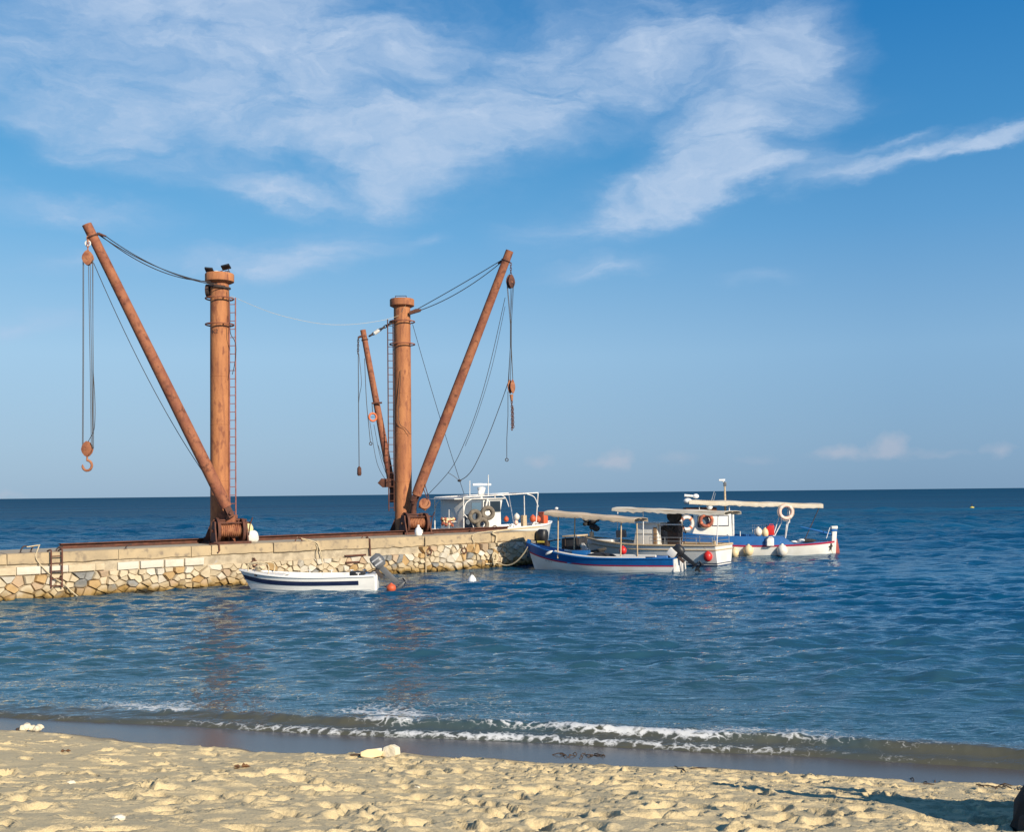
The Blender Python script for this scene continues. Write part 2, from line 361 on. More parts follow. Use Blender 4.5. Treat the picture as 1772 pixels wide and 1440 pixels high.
mat('red_line', (.42, .02, .06), (.34, .02, .05), 3, .5)
mat('red_antifoul', (.36, .07, .055), (.26, .05, .04), 3, .7)
mat('canvas', (.58, .47, .34), (.50, .40, .29), 2.2, .9, bump=.2, bscale=5)
mat('canvas_white', (.68, .62, .51), (.60, .53, .42), 2, .85, bump=.2, bscale=5)
mat('wood', (.36, .22, .11), (.24, .14, .07), 3, .7, stretch=(1, 6, 6))
mat('wood_pale', (.55, .43, .28), (.42, .31, .19), 3, .75, stretch=(1, 6, 6))
mat('steel_rail', (.55, .55, .54), (.45, .44, .42), 8, .3, metal=.7)
mat('white_metal', (.78, .78, .77), (.62, .58, .52), 6, .4)
mat('black_plastic', (.012, .013, .016), (.025, .026, .03), 4, .45)
mat('grey_plastic', (.12, .125, .135), (.09, .095, .10), 4, .4)
mat('silver_plastic', (.42, .43, .45), (.36, .37, .39), 4, .35)
mat('rubber', (.035, .034, .032), (.07, .064, .055), 6, .85)
mat('tyre_dusty', (.20, .17, .13), (.11, .095, .08), 7, .9)
mat('net_dark', (.02, .022, .024), (.045, .045, .045), 18, .95, bump=.9, bscale=40)
mat('tarp_dark', (.02, .022, .028), (.035, .035, .04), 3, .6, bump=.5, bscale=6)
mat('red_plastic', (.62, .025, .02), (.52, .02, .02), 3, .4)
mat('orange_plastic', (.62, .11, .035), (.50, .09, .035), 4, .55)
mat('ring_orange', (.62, .17, .07), (.50, .14, .07), 3, .6)
mat('ring_faded', (.80, .55, .46), (.72, .46, .36), 3, .6)
mat('ring_white', (.78, .72, .66), (.66, .54, .46), 3, .6)
mat('ring_rust', (.34, .10, .06), (.26, .07, .045), 3, .7)
mat('fender_white', (.74, .70, .62), (.64, .58, .48), 3, .45)
mat('fender_cream', (.78, .62, .36), (.68, .52, .30), 3, .45)
mat('yellow_plastic', (.75, .62, .12), (.62, .48, .08), 4, .5)
mat('glass_dark', (.02, .03, .04), None, rough=.06)
mat('glass_blue', (.10, .16, .22), None, rough=.08)
mat('sack_white', (.74, .73, .69), (.62, .60, .55), 5, .8, bump=.6, bscale=8)
mat('sack_yellow', (.70, .62, .34), (.60, .52, .28), 5, .8, bump=.6, bscale=8)
mat('foam_block', (.80, .74, .60), (.72, .60, .38), 5, .9, bump=.6, bscale=18)
mat('pumice', (.74, .66, .50), (.56, .48, .34), 10, .95, bump=.8, bscale=25)
mat('leaf_brown', (.18, .09, .04), (.12, .06, .03), 10, .9)
mat('weed_dark', (.05, .035, .025), (.08, .05, .035), 10, .95)
mat('bark_dark', (.05, .04, .032), (.03, .025, .02), 6, .95, bump=.9, bscale=14)
mat('grey_cabin', (.10, .13, .17), (.08, .10, .13), 3, .5)
mat('teal_paint', (.02, .18, .18), None, rough=.5)

# ------------------------------------------------------------------ beach and sea
SHA = np.array([-7.9, 16.35]); SHT = np.array([0.9686, -0.2486]); SHN = np.array([0.2486, 0.9686])   # shoreline
def vnoise(x, y, seed=0):
    """smooth 2-D value noise, numpy"""
    xi = np.floor(x).astype(np.int64); yi = np.floor(y).astype(np.int64); fx = x - xi; fy = y - yi
    fx = fx * fx * fx * (fx * (fx * 6 - 15) + 10); fy = fy * fy * fy * (fy * (fy * 6 - 15) + 10)
    def h(a, b):
        n = (a * 374761393 + b * 668265263 + seed * 1442695041) & 0xffffffff
        n = ((n ^ (n >> 13)) * 1274126177) & 0xffffffff
        return ((n ^ (n >> 16)) & 0xffff) / 65535.0
    return (h(xi, yi) * (1 - fx) + h(xi + 1, yi) * fx) * (1 - fy) + (h(xi, yi + 1) * (1 - fx) + h(xi + 1, yi + 1) * fx) * fy
def fbm(x, y, o=4, seed=0):
    s = 0; a = 1; t = 0
    for k in range(o):
        s = s + a * vnoise(x, y, seed + k * 17); t += a; a *= .5; x = x * 2.03 + 5.1; y = y * 2.03 + 1.7
    return s / t
def shore(x, y):
    return (x - SHA[0]) * SHN[0] + (y - SHA[1]) * SHN[1], (x - SHA[0]) * SHT[0] + (y - SHA[1]) * SHT[1]
def sstep(a, b, x):
    t = np.clip((x - a) / (b - a), 0, 1); return t * t * (3 - 2 * t)
def sand_base(x, y):
    s, t = shore(x, y)
    wob = (vnoise(t * .55, t * 0 + 3.3, 5) - .5) * .5 + (vnoise(t * 1.7, t * 0 + 9.3, 6) - .5) * .16
    l = -s + wob * sstep(.3, 1.2, -s)
    z = np.where(l < 0, l * .11, l * .05)
    d = np.maximum(l - 1.15, 0)
    z = z + np.where(d < 7.6, d * .132, 7.6 * .132 + (d - 7.6) * .012) + .03 * sstep(0, .25, d)
    return z, d, l - 1.15
def grid(name, xs, ys, Z, material):
    nx, ny = len(xs) if xs.ndim == 1 else xs.shape[1], len(ys) if ys.ndim == 1 else ys.shape[0]
    X, Y = (np.meshgrid(xs, ys) if xs.ndim == 1 else (xs, ys))
    co = np.stack([X, Y, Z], -1).reshape(-1, 3).astype(np.float32)
    me = bpy.data.meshes.new(name); me.vertices.add(len(co)); me.vertices.foreach_set('co', co.ravel())
    i = np.arange((ny - 1) * (nx - 1)); r_ = i // (nx - 1); c_ = i % (nx - 1); a = r_ * nx + c_
    q = np.stack([a, a + 1, a + nx + 1, a + nx], -1).astype(np.int32)
    me.loops.add(q.size); me.loops.foreach_set('vertex_index', q.ravel())
    me.polygons.add(len(q)); me.polygons.foreach_set('loop_start', np.arange(len(q), dtype=np.int32) * 4)
    me.polygons.foreach_set('loop_total', np.full(len(q), 4, np.int32)); me.polygons.foreach_set('use_smooth', np.ones(len(q), bool))
    me.update(calc_edges=True); me.validate()
    o = bpy.data.objects.new(name, me); COL.objects.link(o); me.materials.append(material)
    return o

def dense_axis(lo, hi, step, far_lo, far_hi, g=1.12):
    a = list(np.arange(lo, hi, step)); s = step; x = lo; pre = []
    while x > far_lo: s *= g; x -= s; pre.append(x)
    s = step; x = a[-1]; post = []
    while x < far_hi: s *= g; x += s; post.append(x)
    return np.array(pre[::-1] + a + post)
sx = dense_axis(-6.6, 5.6, .024, -70, 70); sy = dense_axis(4.9, 16.0, .024, -30, 34)
SX, SY = np.meshgrid(sx, sy)
SZ, SD, SQ = sand_base(SX, SY)
rs = np.random.RandomState(3)
dry = sstep(.02, .5, SD)
und = (fbm(SX * .8, SY * .8, 2, 11) - .5) * .04 + (fbm(SX * 3.6, SY * 3.6, 2, 23) - .5) * .014 + (fbm(SX * 11, SY * 11, 3, 31) - .5) * .008
acc_z = np.zeros_like(SZ)
for k in range(9500):                                        # scuffs and footprints
    px_, py_ = rs.uniform(-7.5, 6.5), rs.uniform(4.6, 16.0)
    s_, t_ = shore(px_, py_); d_ = -s_ - 1.15
    if d_ < .1: continue
    dens = .35 + .65 * min(1, max(0, (px_ + 5.5) / 5))
    if rs.rand() > dens: continue
    an = rs.uniform(0, math.pi); big = rs.rand() < .17; ln = rs.uniform(.10, .16) if big else rs.uniform(.032, .075); wd = ln * rs.uniform(.35, .7); dp = rs.uniform(.03, .062) if big else rs.uniform(.008, .026) * (.5 + .5 * dens)
    x0, x1 = np.searchsorted(sx, [px_ - .5, px_ + .5]); y0, y1 = np.searchsorted(sy, [py_ - .5, py_ + .5])
    if x1 - x0 < 4 or y1 - y0 < 4: continue
    gx = SX[y0:y1, x0:x1] - px_; gy = SY[y0:y1, x0:x1] - py_
    u = gx * math.cos(an) + gy * math.sin(an); v = -gx * math.sin(an) + gy * math.cos(an)
    u = u + .03 * np.sin(v * 30 + k); rr = np.sqrt((u / ln) ** 2 + (v / wd) ** 2)
    acc_z[y0:y1, x0:x1] += -dp * np.exp(-rr ** 5 * .8) + dp * .34 * np.exp(-((rr - 1.3) / .30) ** 2) * (1 + .6 * np.sin(np.arctan2(v, u) + k))
SZ = SZ + (und + np.clip(acc_z, -.08, .05)) * dry
m = bpy.data.materials.new('sand'); m.use_nodes = True; n = m.node_tree.nodes; l = m.node_tree.links; p = n['Principled BSDF']; M['sand'] = m
at = n.new('ShaderNodeAttribute'); at.attribute_name = 'wet'
g = n.new('ShaderNodeNewGeometry')
nz = n.new('ShaderNodeTexNoise'); nz.inputs['Scale'].default_value = 1.3; nz.inputs['Detail'].default_value = 8; l.new(g.outputs['Position'], nz.inputs['Vector'])
cr = n.new('ShaderNodeMix'); cr.data_type = 'RGBA'; l.new(nz.outputs[0], cr.inputs[0]); cr.inputs[6].default_value = (.56, .445, .25, 1); cr.inputs[7].default_value = (.69, .56, .325, 1)
gz = n.new('ShaderNodeTexNoise'); gz.inputs['Scale'].default_value = 160; gz.inputs['Detail'].default_value = 3; l.new(g.outputs['Position'], gz.inputs['Vector'])
gm = n.new('ShaderNodeMapRange'); gm.inputs[1].default_value = .3; gm.inputs[2].default_value = .7; gm.inputs[3].default_value = .74; gm.inputs[4].default_value = 1.12; l.new(gz.outputs[0], gm.inputs[0])
gx = n.new('ShaderNodeMix'); gx.data_type = 'RGBA'; gx.blend_type = 'MULTIPLY'; gx.inputs[0].default_value = 1; l.new(cr.outputs[2], gx.inputs[6]); l.new(gm.outputs[0], gx.inputs[7])
wx = n.new('ShaderNodeMix'); wx.data_type = 'RGBA'; l.new(at.outputs['Fac'], wx.inputs[0]); l.new(gx.outputs[2], wx.inputs[6]); wx.inputs[7].default_value = (.10, .080, .060, 1)
l.new(wx.outputs[2], p.inputs['Base Color'])
rg = n.new('ShaderNodeMapRange'); rg.inputs[1].default_value = .55; rg.inputs[2].default_value = 1.0; rg.inputs[3].default_value = .95; rg.inputs[4].default_value = .24; l.new(at.outputs['Fac'], rg.inputs[0]); l.new(rg.outputs[0], p.inputs['Roughness'])
bz = n.new('ShaderNodeTexNoise'); bz.inputs['Scale'].default_value = 45; bz.inputs['Detail'].default_value = 5; l.new(g.outputs['Position'], bz.inputs['Vector'])
iv = n.new('ShaderNodeMath'); iv.operation = 'MULTIPLY_ADD'; iv.inputs[1].default_value = -.5; iv.inputs[2].default_value = .52; l.new(at.outputs['Fac'], iv.inputs[0])
bp = n.new('ShaderNodeBump'); bp.inputs['Distance'].default_value = .02; l.new(bz.outputs[0], bp.inputs['Height']); l.new(iv.outputs[0], bp.inputs['Strength']); l.new(bp.outputs[0], p.inputs['Normal'])
beach = grid('sand_beach', sx, sy, SZ, m)
wet = 1 - sstep(-.10, .10, SQ + (fbm(SX * 3, SY * 3, 3, 77) - .5) * .16)
wet = np.maximum(wet * .999, .5 * (1 - sstep(.1, .55, SD + (fbm(SX * 2, SY * 2, 3, 78) - .5) * .4)))
a = beach.data.attributes.new('wet', 'FLOAT', 'POINT'); a.data.foreach_set('value', wet.ravel().astype(np.float32))
tag(beach, kind='structure')

# sea surface: one sheet from the beach to the horizon, finer where it is near
ry = [8.5]
while ry[-1] < 9000:
    y = ry[-1]; ry.append(y * (1.0031 if y < 38 else 1.0055 if y < 170 else 1.03 if y < 1200 else 1.1))
ry = np.array(ry)
tc_ = np.linspace(-.60, .60, 640); ex = np.geomspace(.012, 7, 34)
tx = np.concatenate([-.60 - ex[::-1], tc_, .60 + ex])
WX = tx[None, :] * ry[:, None]; WY = np.repeat(ry[:, None], len(tx), 1)
S, T = shore(WX, WY)
spac = np.gradient(ry)[:, None]
WZ = np.zeros_like(WX); rw = np.random.RandomState(11)
calm = .50 + .46 * sstep(14, 75, S)                        # sheltered water inside the pier
calm = calm * sstep(.4, 6, S) * (.5 + 1.0 * fbm(WX * .05, WY * .11, 3, 61))
for k in range(72):
    lam = .30 * (2.2 / .30) ** rw.rand(); th = rw.normal(math.pi / 2 + .2, .5)
    kx, ky = math.cos(th) * 2 * math.pi / lam, math.sin(th) * 2 * math.pi / lam; ph = rw.uniform(0, 6.28)
    amp = .0115 * lam ** .72
    wgt = np.clip(lam / (spac * 2.2) - 1, 0, 1)
    c = np.sin(kx * WX + ky * WY + ph + 1.5 * fbm(WX * .3 / lam, WY * .3 / lam, 1, 100 + k))
    WZ += amp * wgt * calm * (c + .25 * c * c)
for k in range(34):                                         # longer seas outside the shelter of the pier
    lam = 2.0 * (9.0 / 2.0) ** rw.rand(); th = rw.normal(math.pi / 2 + .3, .45)
    kx, ky = math.cos(th) * 2 * math.pi / lam, math.sin(th) * 2 * math.pi / lam; ph = rw.uniform(0, 6.28)
    c = np.sin(kx * WX + ky * WY + ph + 1.5 * fbm(WX * .3 / lam, WY * .3 / lam, 1, 300 + k))
    WZ += .0095 * lam ** .8 * np.clip(lam / (spac * 2.2) - 1, 0, 1) * sstep(28, 60, S) * (.5 + 1.0 * fbm(WX * .02, WY * .05, 2, 62)) * (c + .25 * c * c)
# the small breaker on the beach
wobl = (vnoise(T * .35, T * 0, 41) - .5) * .9 + (vnoise(T * 1.3, T * 0, 42) - .5) * .3 + (vnoise(T * 4.5, S * 2, 43) - .5) * .10
q = S - .42 - wobl * .4
ampb = .10 * sstep(.12, .55, .25 + .9 * vnoise(T * .22, T * 0 + 2, 44)) * (.3 + .7 * sstep(1, 6, T))
ridge = ampb * np.where(q < 0, np.exp(-(q / .14) ** 2), np.exp(-(q / .5) ** 2))
q2 = S - 1.9 - wobl * .8
ridge2 = .06 * np.exp(-(q2 / .5) ** 2) * vnoise(T * .3, T * 0 + 7, 45)
edge = S + .02 - wobl * .35
near = 1 - sstep(1.5, 4, S)
rough = (fbm(WX * 5, WY * 5, 4, 47) - .5) * .085 * near * sstep(0.05, .5, S)
WZ += ridge + ridge2 + rough * (.5 + 3 * ridge)
WZ += .012 + np.where(edge < 0, edge * .35, .05 * (1 - np.exp(-np.maximum(edge, 0) / .06)))
WZ = np.where(S < -.9, -.6, WZ)
foam = np.exp(-((edge - .07) / .10) ** 2) * (.25 + .95 * fbm(T * 1.3, S * 2, 3, 51)) * (.25 + .65 * sstep(2.5, 6, T))
foam += np.exp(-((q + .02) / .13) ** 2) * np.clip(ampb * 9.0, 0, 1) * sstep(3.5, 7.5, T) * sstep(.25, .7, fbm(T * .7, S * .7, 3, 52)) * 1.15
foam += .66 * sstep(.3, .6, S) * (1 - sstep(.9, 2.2, S)) * sstep(.42, .72, fbm(T * .5, S * 1.1, 3, 53)) * sstep(-1, 3, T)
foam += .30 * np.exp(-((q2) / .35) ** 2) * vnoise(T * .5, T * 0, 54)
foam *= (1 - .75 * sstep(10.0, 13.5, T))
foam = np.clip(foam, 0, 1)
shallow = 1 - sstep(.1, 1.5, S + (fbm(WX * .7, WY * .7, 2, 57) - .5) * 1.5)

m = bpy.data.materials.new('sea_water'); m.use_nodes = True; n = m.node_tree.nodes; l = m.node_tree.links; M['sea_water'] = m
n.remove(n['Principled BSDF']); out = n['Material Output']
def nd(t, **k):
    x = n.new(t)
    for a_, b_ in k.items(): setattr(x, a_, b_)
    return x
g = nd('ShaderNodeNewGeometry')
def noise_(scale, stretch, detail=4, rough=.55):
    mp = nd('ShaderNodeMapping'); mp.inputs['Scale'].default_value = stretch; mp.inputs['Rotation'].default_value = (0, 0, R(9)); l.new(g.outputs['Position'], mp.inputs[0])
    z = nd('ShaderNodeTexNoise'); z.inputs['Scale'].default_value = scale; z.inputs['Detail'].default_value = detail; z.inputs['Roughness'].default_value = rough
    l.new(mp.outputs[0], z.inputs['Vector']); return z.outputs[0]
def mth(op, a_, b_=None, c_=None):
    x = nd('ShaderNodeMath', operation=op)
    for i, v in enumerate((a_, b_, c_)):
        if v is None: continue
        if isinstance(v, (int, float)): x.inputs[i].default_value = v
        else: l.new(v, x.inputs[i])
    return x.outputs[0]
def mrange(v, a_, b_, c_=0., d_=1.):
    x = nd('ShaderNodeMapRange'); l.new(v, x.inputs[0])
    for i, q_ in enumerate((a_, b_, c_, d_)): x.inputs[i + 1].default_value = q_
    return x.outputs[0]
sepw = nd('ShaderNodeSeparateXYZ'); l.new(g.outputs['Position'], sepw.inputs[0])
# ripples: fine near the beach, longer and steeper on the open sea
dist = sepw.outputs[1]
hsum = mth('MULTIPLY', noise_(4.2, (.45, 1.5, 1), 4, .55), .034)
hsum = mth('MULTIPLY_ADD', noise_(1.5, (.5, 1.35, 1), 4, .6), .040, hsum)
farw = mrange(dist, 40, 120)
hsum = mth('ADD', hsum, mth('MULTIPLY', mth('MULTIPLY', noise_(.38, (.45, 1.3, 1), 6, .65), .85), farw))
bp = nd('ShaderNodeBump'); bp.inputs['Strength'].default_value = 1.0; bp.inputs['Distance'].default_value = 1.0; l.new(hsum, bp.inputs['Height'])
# deep water, shallow water over sand, wind patches
ashl = nd('ShaderNodeAttribute', attribute_name='shallow'); afo = nd('ShaderNodeAttribute', attribute_name='foam')
patch = noise_(.02, (.35, 2.2, 1), 4, .6)
c1 = nd('ShaderNodeMix', data_type='RGBA'); l.new(mrange(patch, .35, .65), c1.inputs[0]); c1.inputs[6].default_value = (.001, .036, .092, 1); c1.inputs[7].default_value = (.003, .068, .14, 1)
# over the sandy shelf near the beach the water is paler and greener
shelf = mth('MULTIPLY', mrange(mth('MULTIPLY_ADD', sepw.outputs[0], .45, sepw.outputs[1]), 16, 34, 1., 0.), .9)
c1b = nd('ShaderNodeMix', data_type='RGBA'); l.new(shelf, c1b.inputs[0]); l.new(c1.outputs[2], c1b.inputs[6]); c1b.inputs[7].default_value = (.034, .090, .110, 1)
c2 = nd('ShaderNodeMix', data_type='RGBA'); l.new(ashl.outputs['Fac'], c2.inputs[0]); l.new(c1b.outputs[2], c2.inputs[6]); c2.inputs[7].default_value = (.085, .085, .062, 1)
dif = nd('ShaderNodeBsdfDiffuse'); l.new(c2.outputs[2], dif.inputs['Color'])
gl = nd('ShaderNodeBsdfGlossy'); gl.inputs['Roughness'].default_value = .015; l.new(bp.outputs[0], gl.inputs['Normal'])
gl.inputs['Color'].default_value = (.86, .95, 1, 1)
frs = nd('ShaderNodeFresnel'); frs.inputs['IOR'].default_value = 1.333; l.new(bp.outputs[0], frs.inputs['Normal'])
# a rough sea never reaches mirror reflectance at grazing angles: its facets tilt towards the eye
fmax = mrange(mth('DIVIDE', 1.0, dist), .0, .042, .07, 1.0)
fac = mth('MINIMUM', frs.outputs[0], fmax)
mix1 = nd('ShaderNodeMixShader'); l.new(fac, mix1.inputs[0]); l.new(dif.outputs[0], mix1.inputs[1]); l.new(gl.outputs[0], mix1.inputs[2])
# foam lace
vo = nd('ShaderNodeTexVoronoi', feature='DISTANCE_TO_EDGE'); vo.inputs['Scale'].default_value = 5.0
wrp = nd('ShaderNodeTexNoise'); wrp.inputs['Scale'].default_value = 6; wrp.inputs['Detail'].default_value = 4; l.new(g.outputs['Position'], wrp.inputs['Vector'])
wv = nd('ShaderNodeVectorMath', operation='MULTIPLY_ADD'); wv.inputs[1].default_value = (.32, .32, .32); l.new(wrp.outputs['Color'], wv.inputs[0]); l.new(g.outputs['Position'], wv.inputs[2])
l.new(wv.outputs[0], vo.inputs['Vector'])
lace = mrange(vo.outputs['Distance'], .0, .28, 1., 0.)
fz = noise_(13, (1, 1.3, 1), 6, .7)
lv = mth('MULTIPLY_ADD', lace, .45, mth('MULTIPLY', fz, .62))
fm = mth('ADD', lv, mth('MULTIPLY_ADD', afo.outputs['Fac'], .66, -.86))
fmask = mrange(fm, -.02, .28, 0., .88)
fd = nd('ShaderNodeBsdfDiffuse'); fd.inputs['Color'].default_value = (.72, .74, .74, 1)
mix2 = nd('ShaderNodeMixShader'); l.new(fmask, mix2.inputs[0]); l.new(mix1.outputs[0], mix2.inputs[1]); l.new(fd.outputs[0], mix2.inputs[2])
l.new(mix2.outputs[0], out.inputs['Surface'])
sea = grid('sea_water', WX, WY, WZ, m); tag(sea, kind='structure')
for nm, ar in (('foam', foam), ('shallow', shallow)):
    a = sea.data.attributes.new(nm, 'FLOAT', 'POINT'); a.data.foreach_set('value', ar.ravel().astype(np.float32))


# ------------------------------------------------------------------ pier
PA = R(41.9); PO = Vector((-15.8, 33.2, 0)); PU = Vector((math.cos(PA), math.sin(PA), 0)); PN = Vector((-math.sin(PA), math.cos(PA), 0))
DECK = 1.56; PEND = 23.2
def PW(u, n_, z): return PO + PU * u + PN * n_ + Vector((0, 0, z))       # pier coordinates to world
def onwall(px, py, off=0.0):
    d = ray(px, py); t = (PO + PN * off - CAM).dot(PN) / d.dot(PN); w = CAM + d * t
    return (w - PO).dot(PU), w.z
def wallp(px, py, off=-.05):
    u, z = onwall(px, py, off); return PW(u, off, z)
def ondeck(px, py, z=DECK):
    w = onz(px, py, z); return (w - PO).dot(PU), (w - PO).dot(PN)
pier = thing('stone_pier', 'long rubble stone pier with pale concrete top and white marble blocks under the cranes', 'pier', PO, PA)
MB().box(((-22 + PEND) / 2, 1.625, .45), (PEND + 22 - .1, 3.15, 1.9)).build('core_wall', 'mortar', pier, smooth=0)
# deck slabs
u = -22.0; k = 0
while u < PEND - .1:
    w_ = min(rnd.uniform(3.4, 4.6), PEND - u)
    if PEND - (u + w_) < 1.5: w_ = PEND - u
    MB().box((u + w_ / 2, 1.86, DECK - .085 + rnd.uniform(-.006, .006)), (w_ - .012, 2.72, .17)).build('deck_slab', 'concrete_deck', pier, smooth=0, bevel=.01)
    u += w_
# coping course
cuts = [-22, -18, -14, -10, -6, -2.4] + [onwall(p_, 950)[0] for p_ in (12, 205, 331, 366, 473, 547, 640, 735, 850)] + [PEND]
for a_, b_ in zip(cuts[:-1], cuts[1:]):
    d0 = .34 + .06 * max(0, min(1, a_ / 14)) + rnd.uniform(-.02, .02); q_ = MB()
    ns = max(2, int((b_ - a_) / .22)); zt = DECK + rnd.uniform(.002, .02); yo = rnd.uniform(-.03, .01); vs = []; fs = []
    for i in range(ns + 1):                                  # worn slab: ragged lower edge and slightly wavy face
        uu = a_ + .012 + (b_ - a_ - .024) * i / ns; r1 = mnoise.noise((uu * 1.1, 3, 0)) * .05 + mnoise.noise((uu * 4.3, 8, 0)) * .045; r2 = mnoise.noise((uu * 2, 0, 5)) * .04 + mnoise.noise((uu * 5.3, 0, 5)) * .02
        vs += [(uu, yo + r2, zt - .02), (uu, yo + .03 + r2, zt), (uu, .48, zt), (uu, .48, zt - d0), (uu, yo + .03 + r2, zt - d0 + r1), (uu, yo + r2 - .01, zt - d0 + .03 + r1)]
    for i in range(ns):
        for k in range(6): fs.append((i * 6 + k, i * 6 + (k + 1) % 6, (i + 1) * 6 + (k + 1) % 6, (i + 1) * 6 + k))
    fs += [tuple(range(5, -1, -1)), tuple(range(ns * 6, ns * 6 + 6))]
    q_.add(vs, fs).build('coping_slab', 'concrete_coping', pier, smooth=35)
# white marble course and plaster under the coping
mcuts = [-2.4] + [onwall(p_, 985)[0] for p_ in (-30, 28, 70, 118, 165, 181)]
for a_, b_ in zip(mcuts[:-1], mcuts[1:]):
    MB().box(((a_ + b_) / 2, .10 + rnd.uniform(-.015, .02), 1.035), (b_ - a_ - .02, .3, .25 + rnd.uniform(-.05, .02)), RY(rnd.uniform(-1.2, 1.2)) @ RZ(rnd.uniform(-2, 2))).build('marble_block', rnd.choice(('marble_block', 'marble_block', 'stone_white', 'stone_cream')), pier, bevel=.015)
for a_, b_ in zip(*[[onwall(p_, 985)[0] for p_ in q_] for q_ in ((203, 242, 284, 319), (240, 282, 317, 353))]):
    MB().box(((a_ + b_) / 2, .09 + rnd.uniform(-.02, .02), 1.03 + rnd.uniform(-.01, .01)), (b_ - a_ - .02, .3, .25), RY(rnd.uniform(-1.5, 1.5)) @ RZ(rnd.uniform(-2, 2))).build('marble_block', rnd.choice(('marble_block', 'marble_block', 'stone_white')), pier, bevel=.015)
for (p0_, p1_, zb, yo) in ((354, 379, .84, .05), (380, 470, .80, .07), (471, 546, .78, .09), (547, 638, .80, .10), (641, 734, .86, .10)):
    a_, b_ = onwall(p0_, 985)[0], onwall(p1_, 985)[0]; ns = max(3, int((b_ - a_) / .18)); vs = []; fs = []
    for i in range(ns + 1):                                  # rendered band, ragged along its lower edge
        uu = a_ + (b_ - a_) * i / ns; low = zb + mnoise.noise((uu * 2.2, 1, 4)) * .09
        for j in range(4):
            vs.append((uu, yo + mnoise.noise((uu * 2.5, j * .7, 9)) * .03, low + (1.2 - low) * j / 3))
    for i in range(ns):
        for j in range(3): fs.append((i * 4 + j, (i + 1) * 4 + j, (i + 1) * 4 + j + 1, i * 4 + j + 1))
    b0 = len(vs); vs2 = [(v[0], .3, v[2]) for v in vs]; fs2 = [tuple(b0 + i for i in f[::-1]) for f in fs]
    rim = []
    for i in range(ns): rim += [(i * 4, i * 4 + b0, (i + 1) * 4 + b0, (i + 1) * 4)]
    for j in range(3): rim += [(j, j + 1, j + 1 + b0, j + b0), (ns * 4 + j, ns * 4 + j + b0, ns * 4 + j + 1 + b0, ns * 4 + j + 1)]
    MB().add(vs + vs2, fs + fs2 + rim).build('render_band', 'plaster', pier, smooth=50)
# rubble: each stone is cut from a jittered cell pattern, so they pack like masonry
def cells(u0, u1, seed, dmin, ztop):
    r_ = random.Random(seed); pts = []; fails = 0
    while fails < 260 and len(pts) < 520:
        uu = r_.uniform(u0, u1); zz = r_.uniform(-.32, ztop(uu)); dm = dmin * r_.choice((.7, .85, 1, 1, 1.25, 1.5))
        if all(((uu - a) ** 2 + ((zz - b) * 1.3) ** 2) > max(dm, c) ** 2 * .8 for a, b, c in pts): pts.append((uu, zz, dm)); fails = 0
        else: fails += 1
    out_ = []
    for i, (a, b, c) in enumerate(pts):
        poly = [(max(u0, a - .8), max(-.4, b - .7)), (min(u1, a + .8), max(-.4, b - .7)), (min(u1, a + .8), min(ztop(a) + .03, b + .7)), (max(u0, a - .8), min(ztop(a) + .03, b + .7))]
        for j, (d, e, f_) in enumerate(pts):
            if i == j or abs(a - d) > 1.5: continue
            nx, nz_ = d - a, (e - b) * 1.7; w_ = .5 + .12 * (c - f_) / (c + f_); mx_, mz_ = a + (d - a) * w_, b + (e - b) * w_
            new = []
            for k in range(len(poly)):
                p_, q_ = poly[k], poly[(k + 1) % len(poly)]
                sp_ = (p_[0] - mx_) * nx + (p_[1] - mz_) * nz_; sq_ = (q_[0] - mx_) * nx + (q_[1] - mz_) * nz_
                if sp_ <= 0: new.append(p_)
                if sp_ * sq_ < 0:
                    t_ = sp_ / (sp_ - sq_); new.append((p_[0] + (q_[0] - p_[0]) * t_, p_[1] + (q_[1] - p_[1]) * t_))
            poly = new
            if len(poly) < 3: break
        if len(poly) >= 3: out_.append(poly)
    return out_
def stone_shape(poly, r_):
    cx = sum(p_[0] for p_ in poly) / len(poly); cz = sum(p_[1] for p_ in poly) / len(poly)
    per = [math.dist(poly[k], poly[(k + 1) % len(poly)]) for k in range(len(poly))]; tot = sum(per); pts = []
    nn = len(poly); pts = [(a + r_.uniform(-.012, .012), b + r_.uniform(-.012, .012)) for a, b in poly]
    for i in range(0):                                       # resample and round off the corners
        t_ = (i + r_.uniform(-.38, .38)) / nn * tot % tot
        for k, d in enumerate(per):
            if t_ <= d: break
            t_ -= d
        p_, q_ = poly[k], poly[(k + 1) % len(poly)]; f_ = t_ / max(d, 1e-6)
        pts.append((p_[0] + (q_[0] - p_[0]) * f_, p_[1] + (q_[1] - p_[1]) * f_))
    siz = math.sqrt(max(1e-4, tot * tot / 16)); gap = 1 - min(.14, .014 / siz)
    dep = r_.uniform(.02, .13) + .03 * siz; tl = (r_.uniform(-.5, .5), r_.uniform(-.6, .4)); vs = []
    for (sc_, dd) in ((gap, .12), (gap * .97, -dep * .35), (gap * r_.uniform(.74, .9), -dep)):
        for (a, b) in pts:
            da, db = (a - cx) * sc_, (b - cz) * sc_
            vs.append((cx + da, dd + (da * tl[0] + db * tl[1]) * (0 if dd > 0 else 1) * .6 + r_.uniform(-.018, .018), cz + db + r_.uniform(-.008, .008)))
    fs = [tuple(range(2 * nn, 3 * nn))]
    for j in range(2):
        for k in range(nn): fs.append((j * nn + k, j * nn + (k + 1) % nn, (j + 1) * nn + (k + 1) % nn, (j + 1) * nn + k))
    return vs, fs
def ztop(uu): return .86 if uu < 16.3 else 1.13
rs_ = random.Random(21)
STM = ['stone_cream'] * 7 + ['stone_white'] * 5 + ['stone_ochre'] * 3 + ['stone_grey'] * 3 + ['stone_buff'] * 4
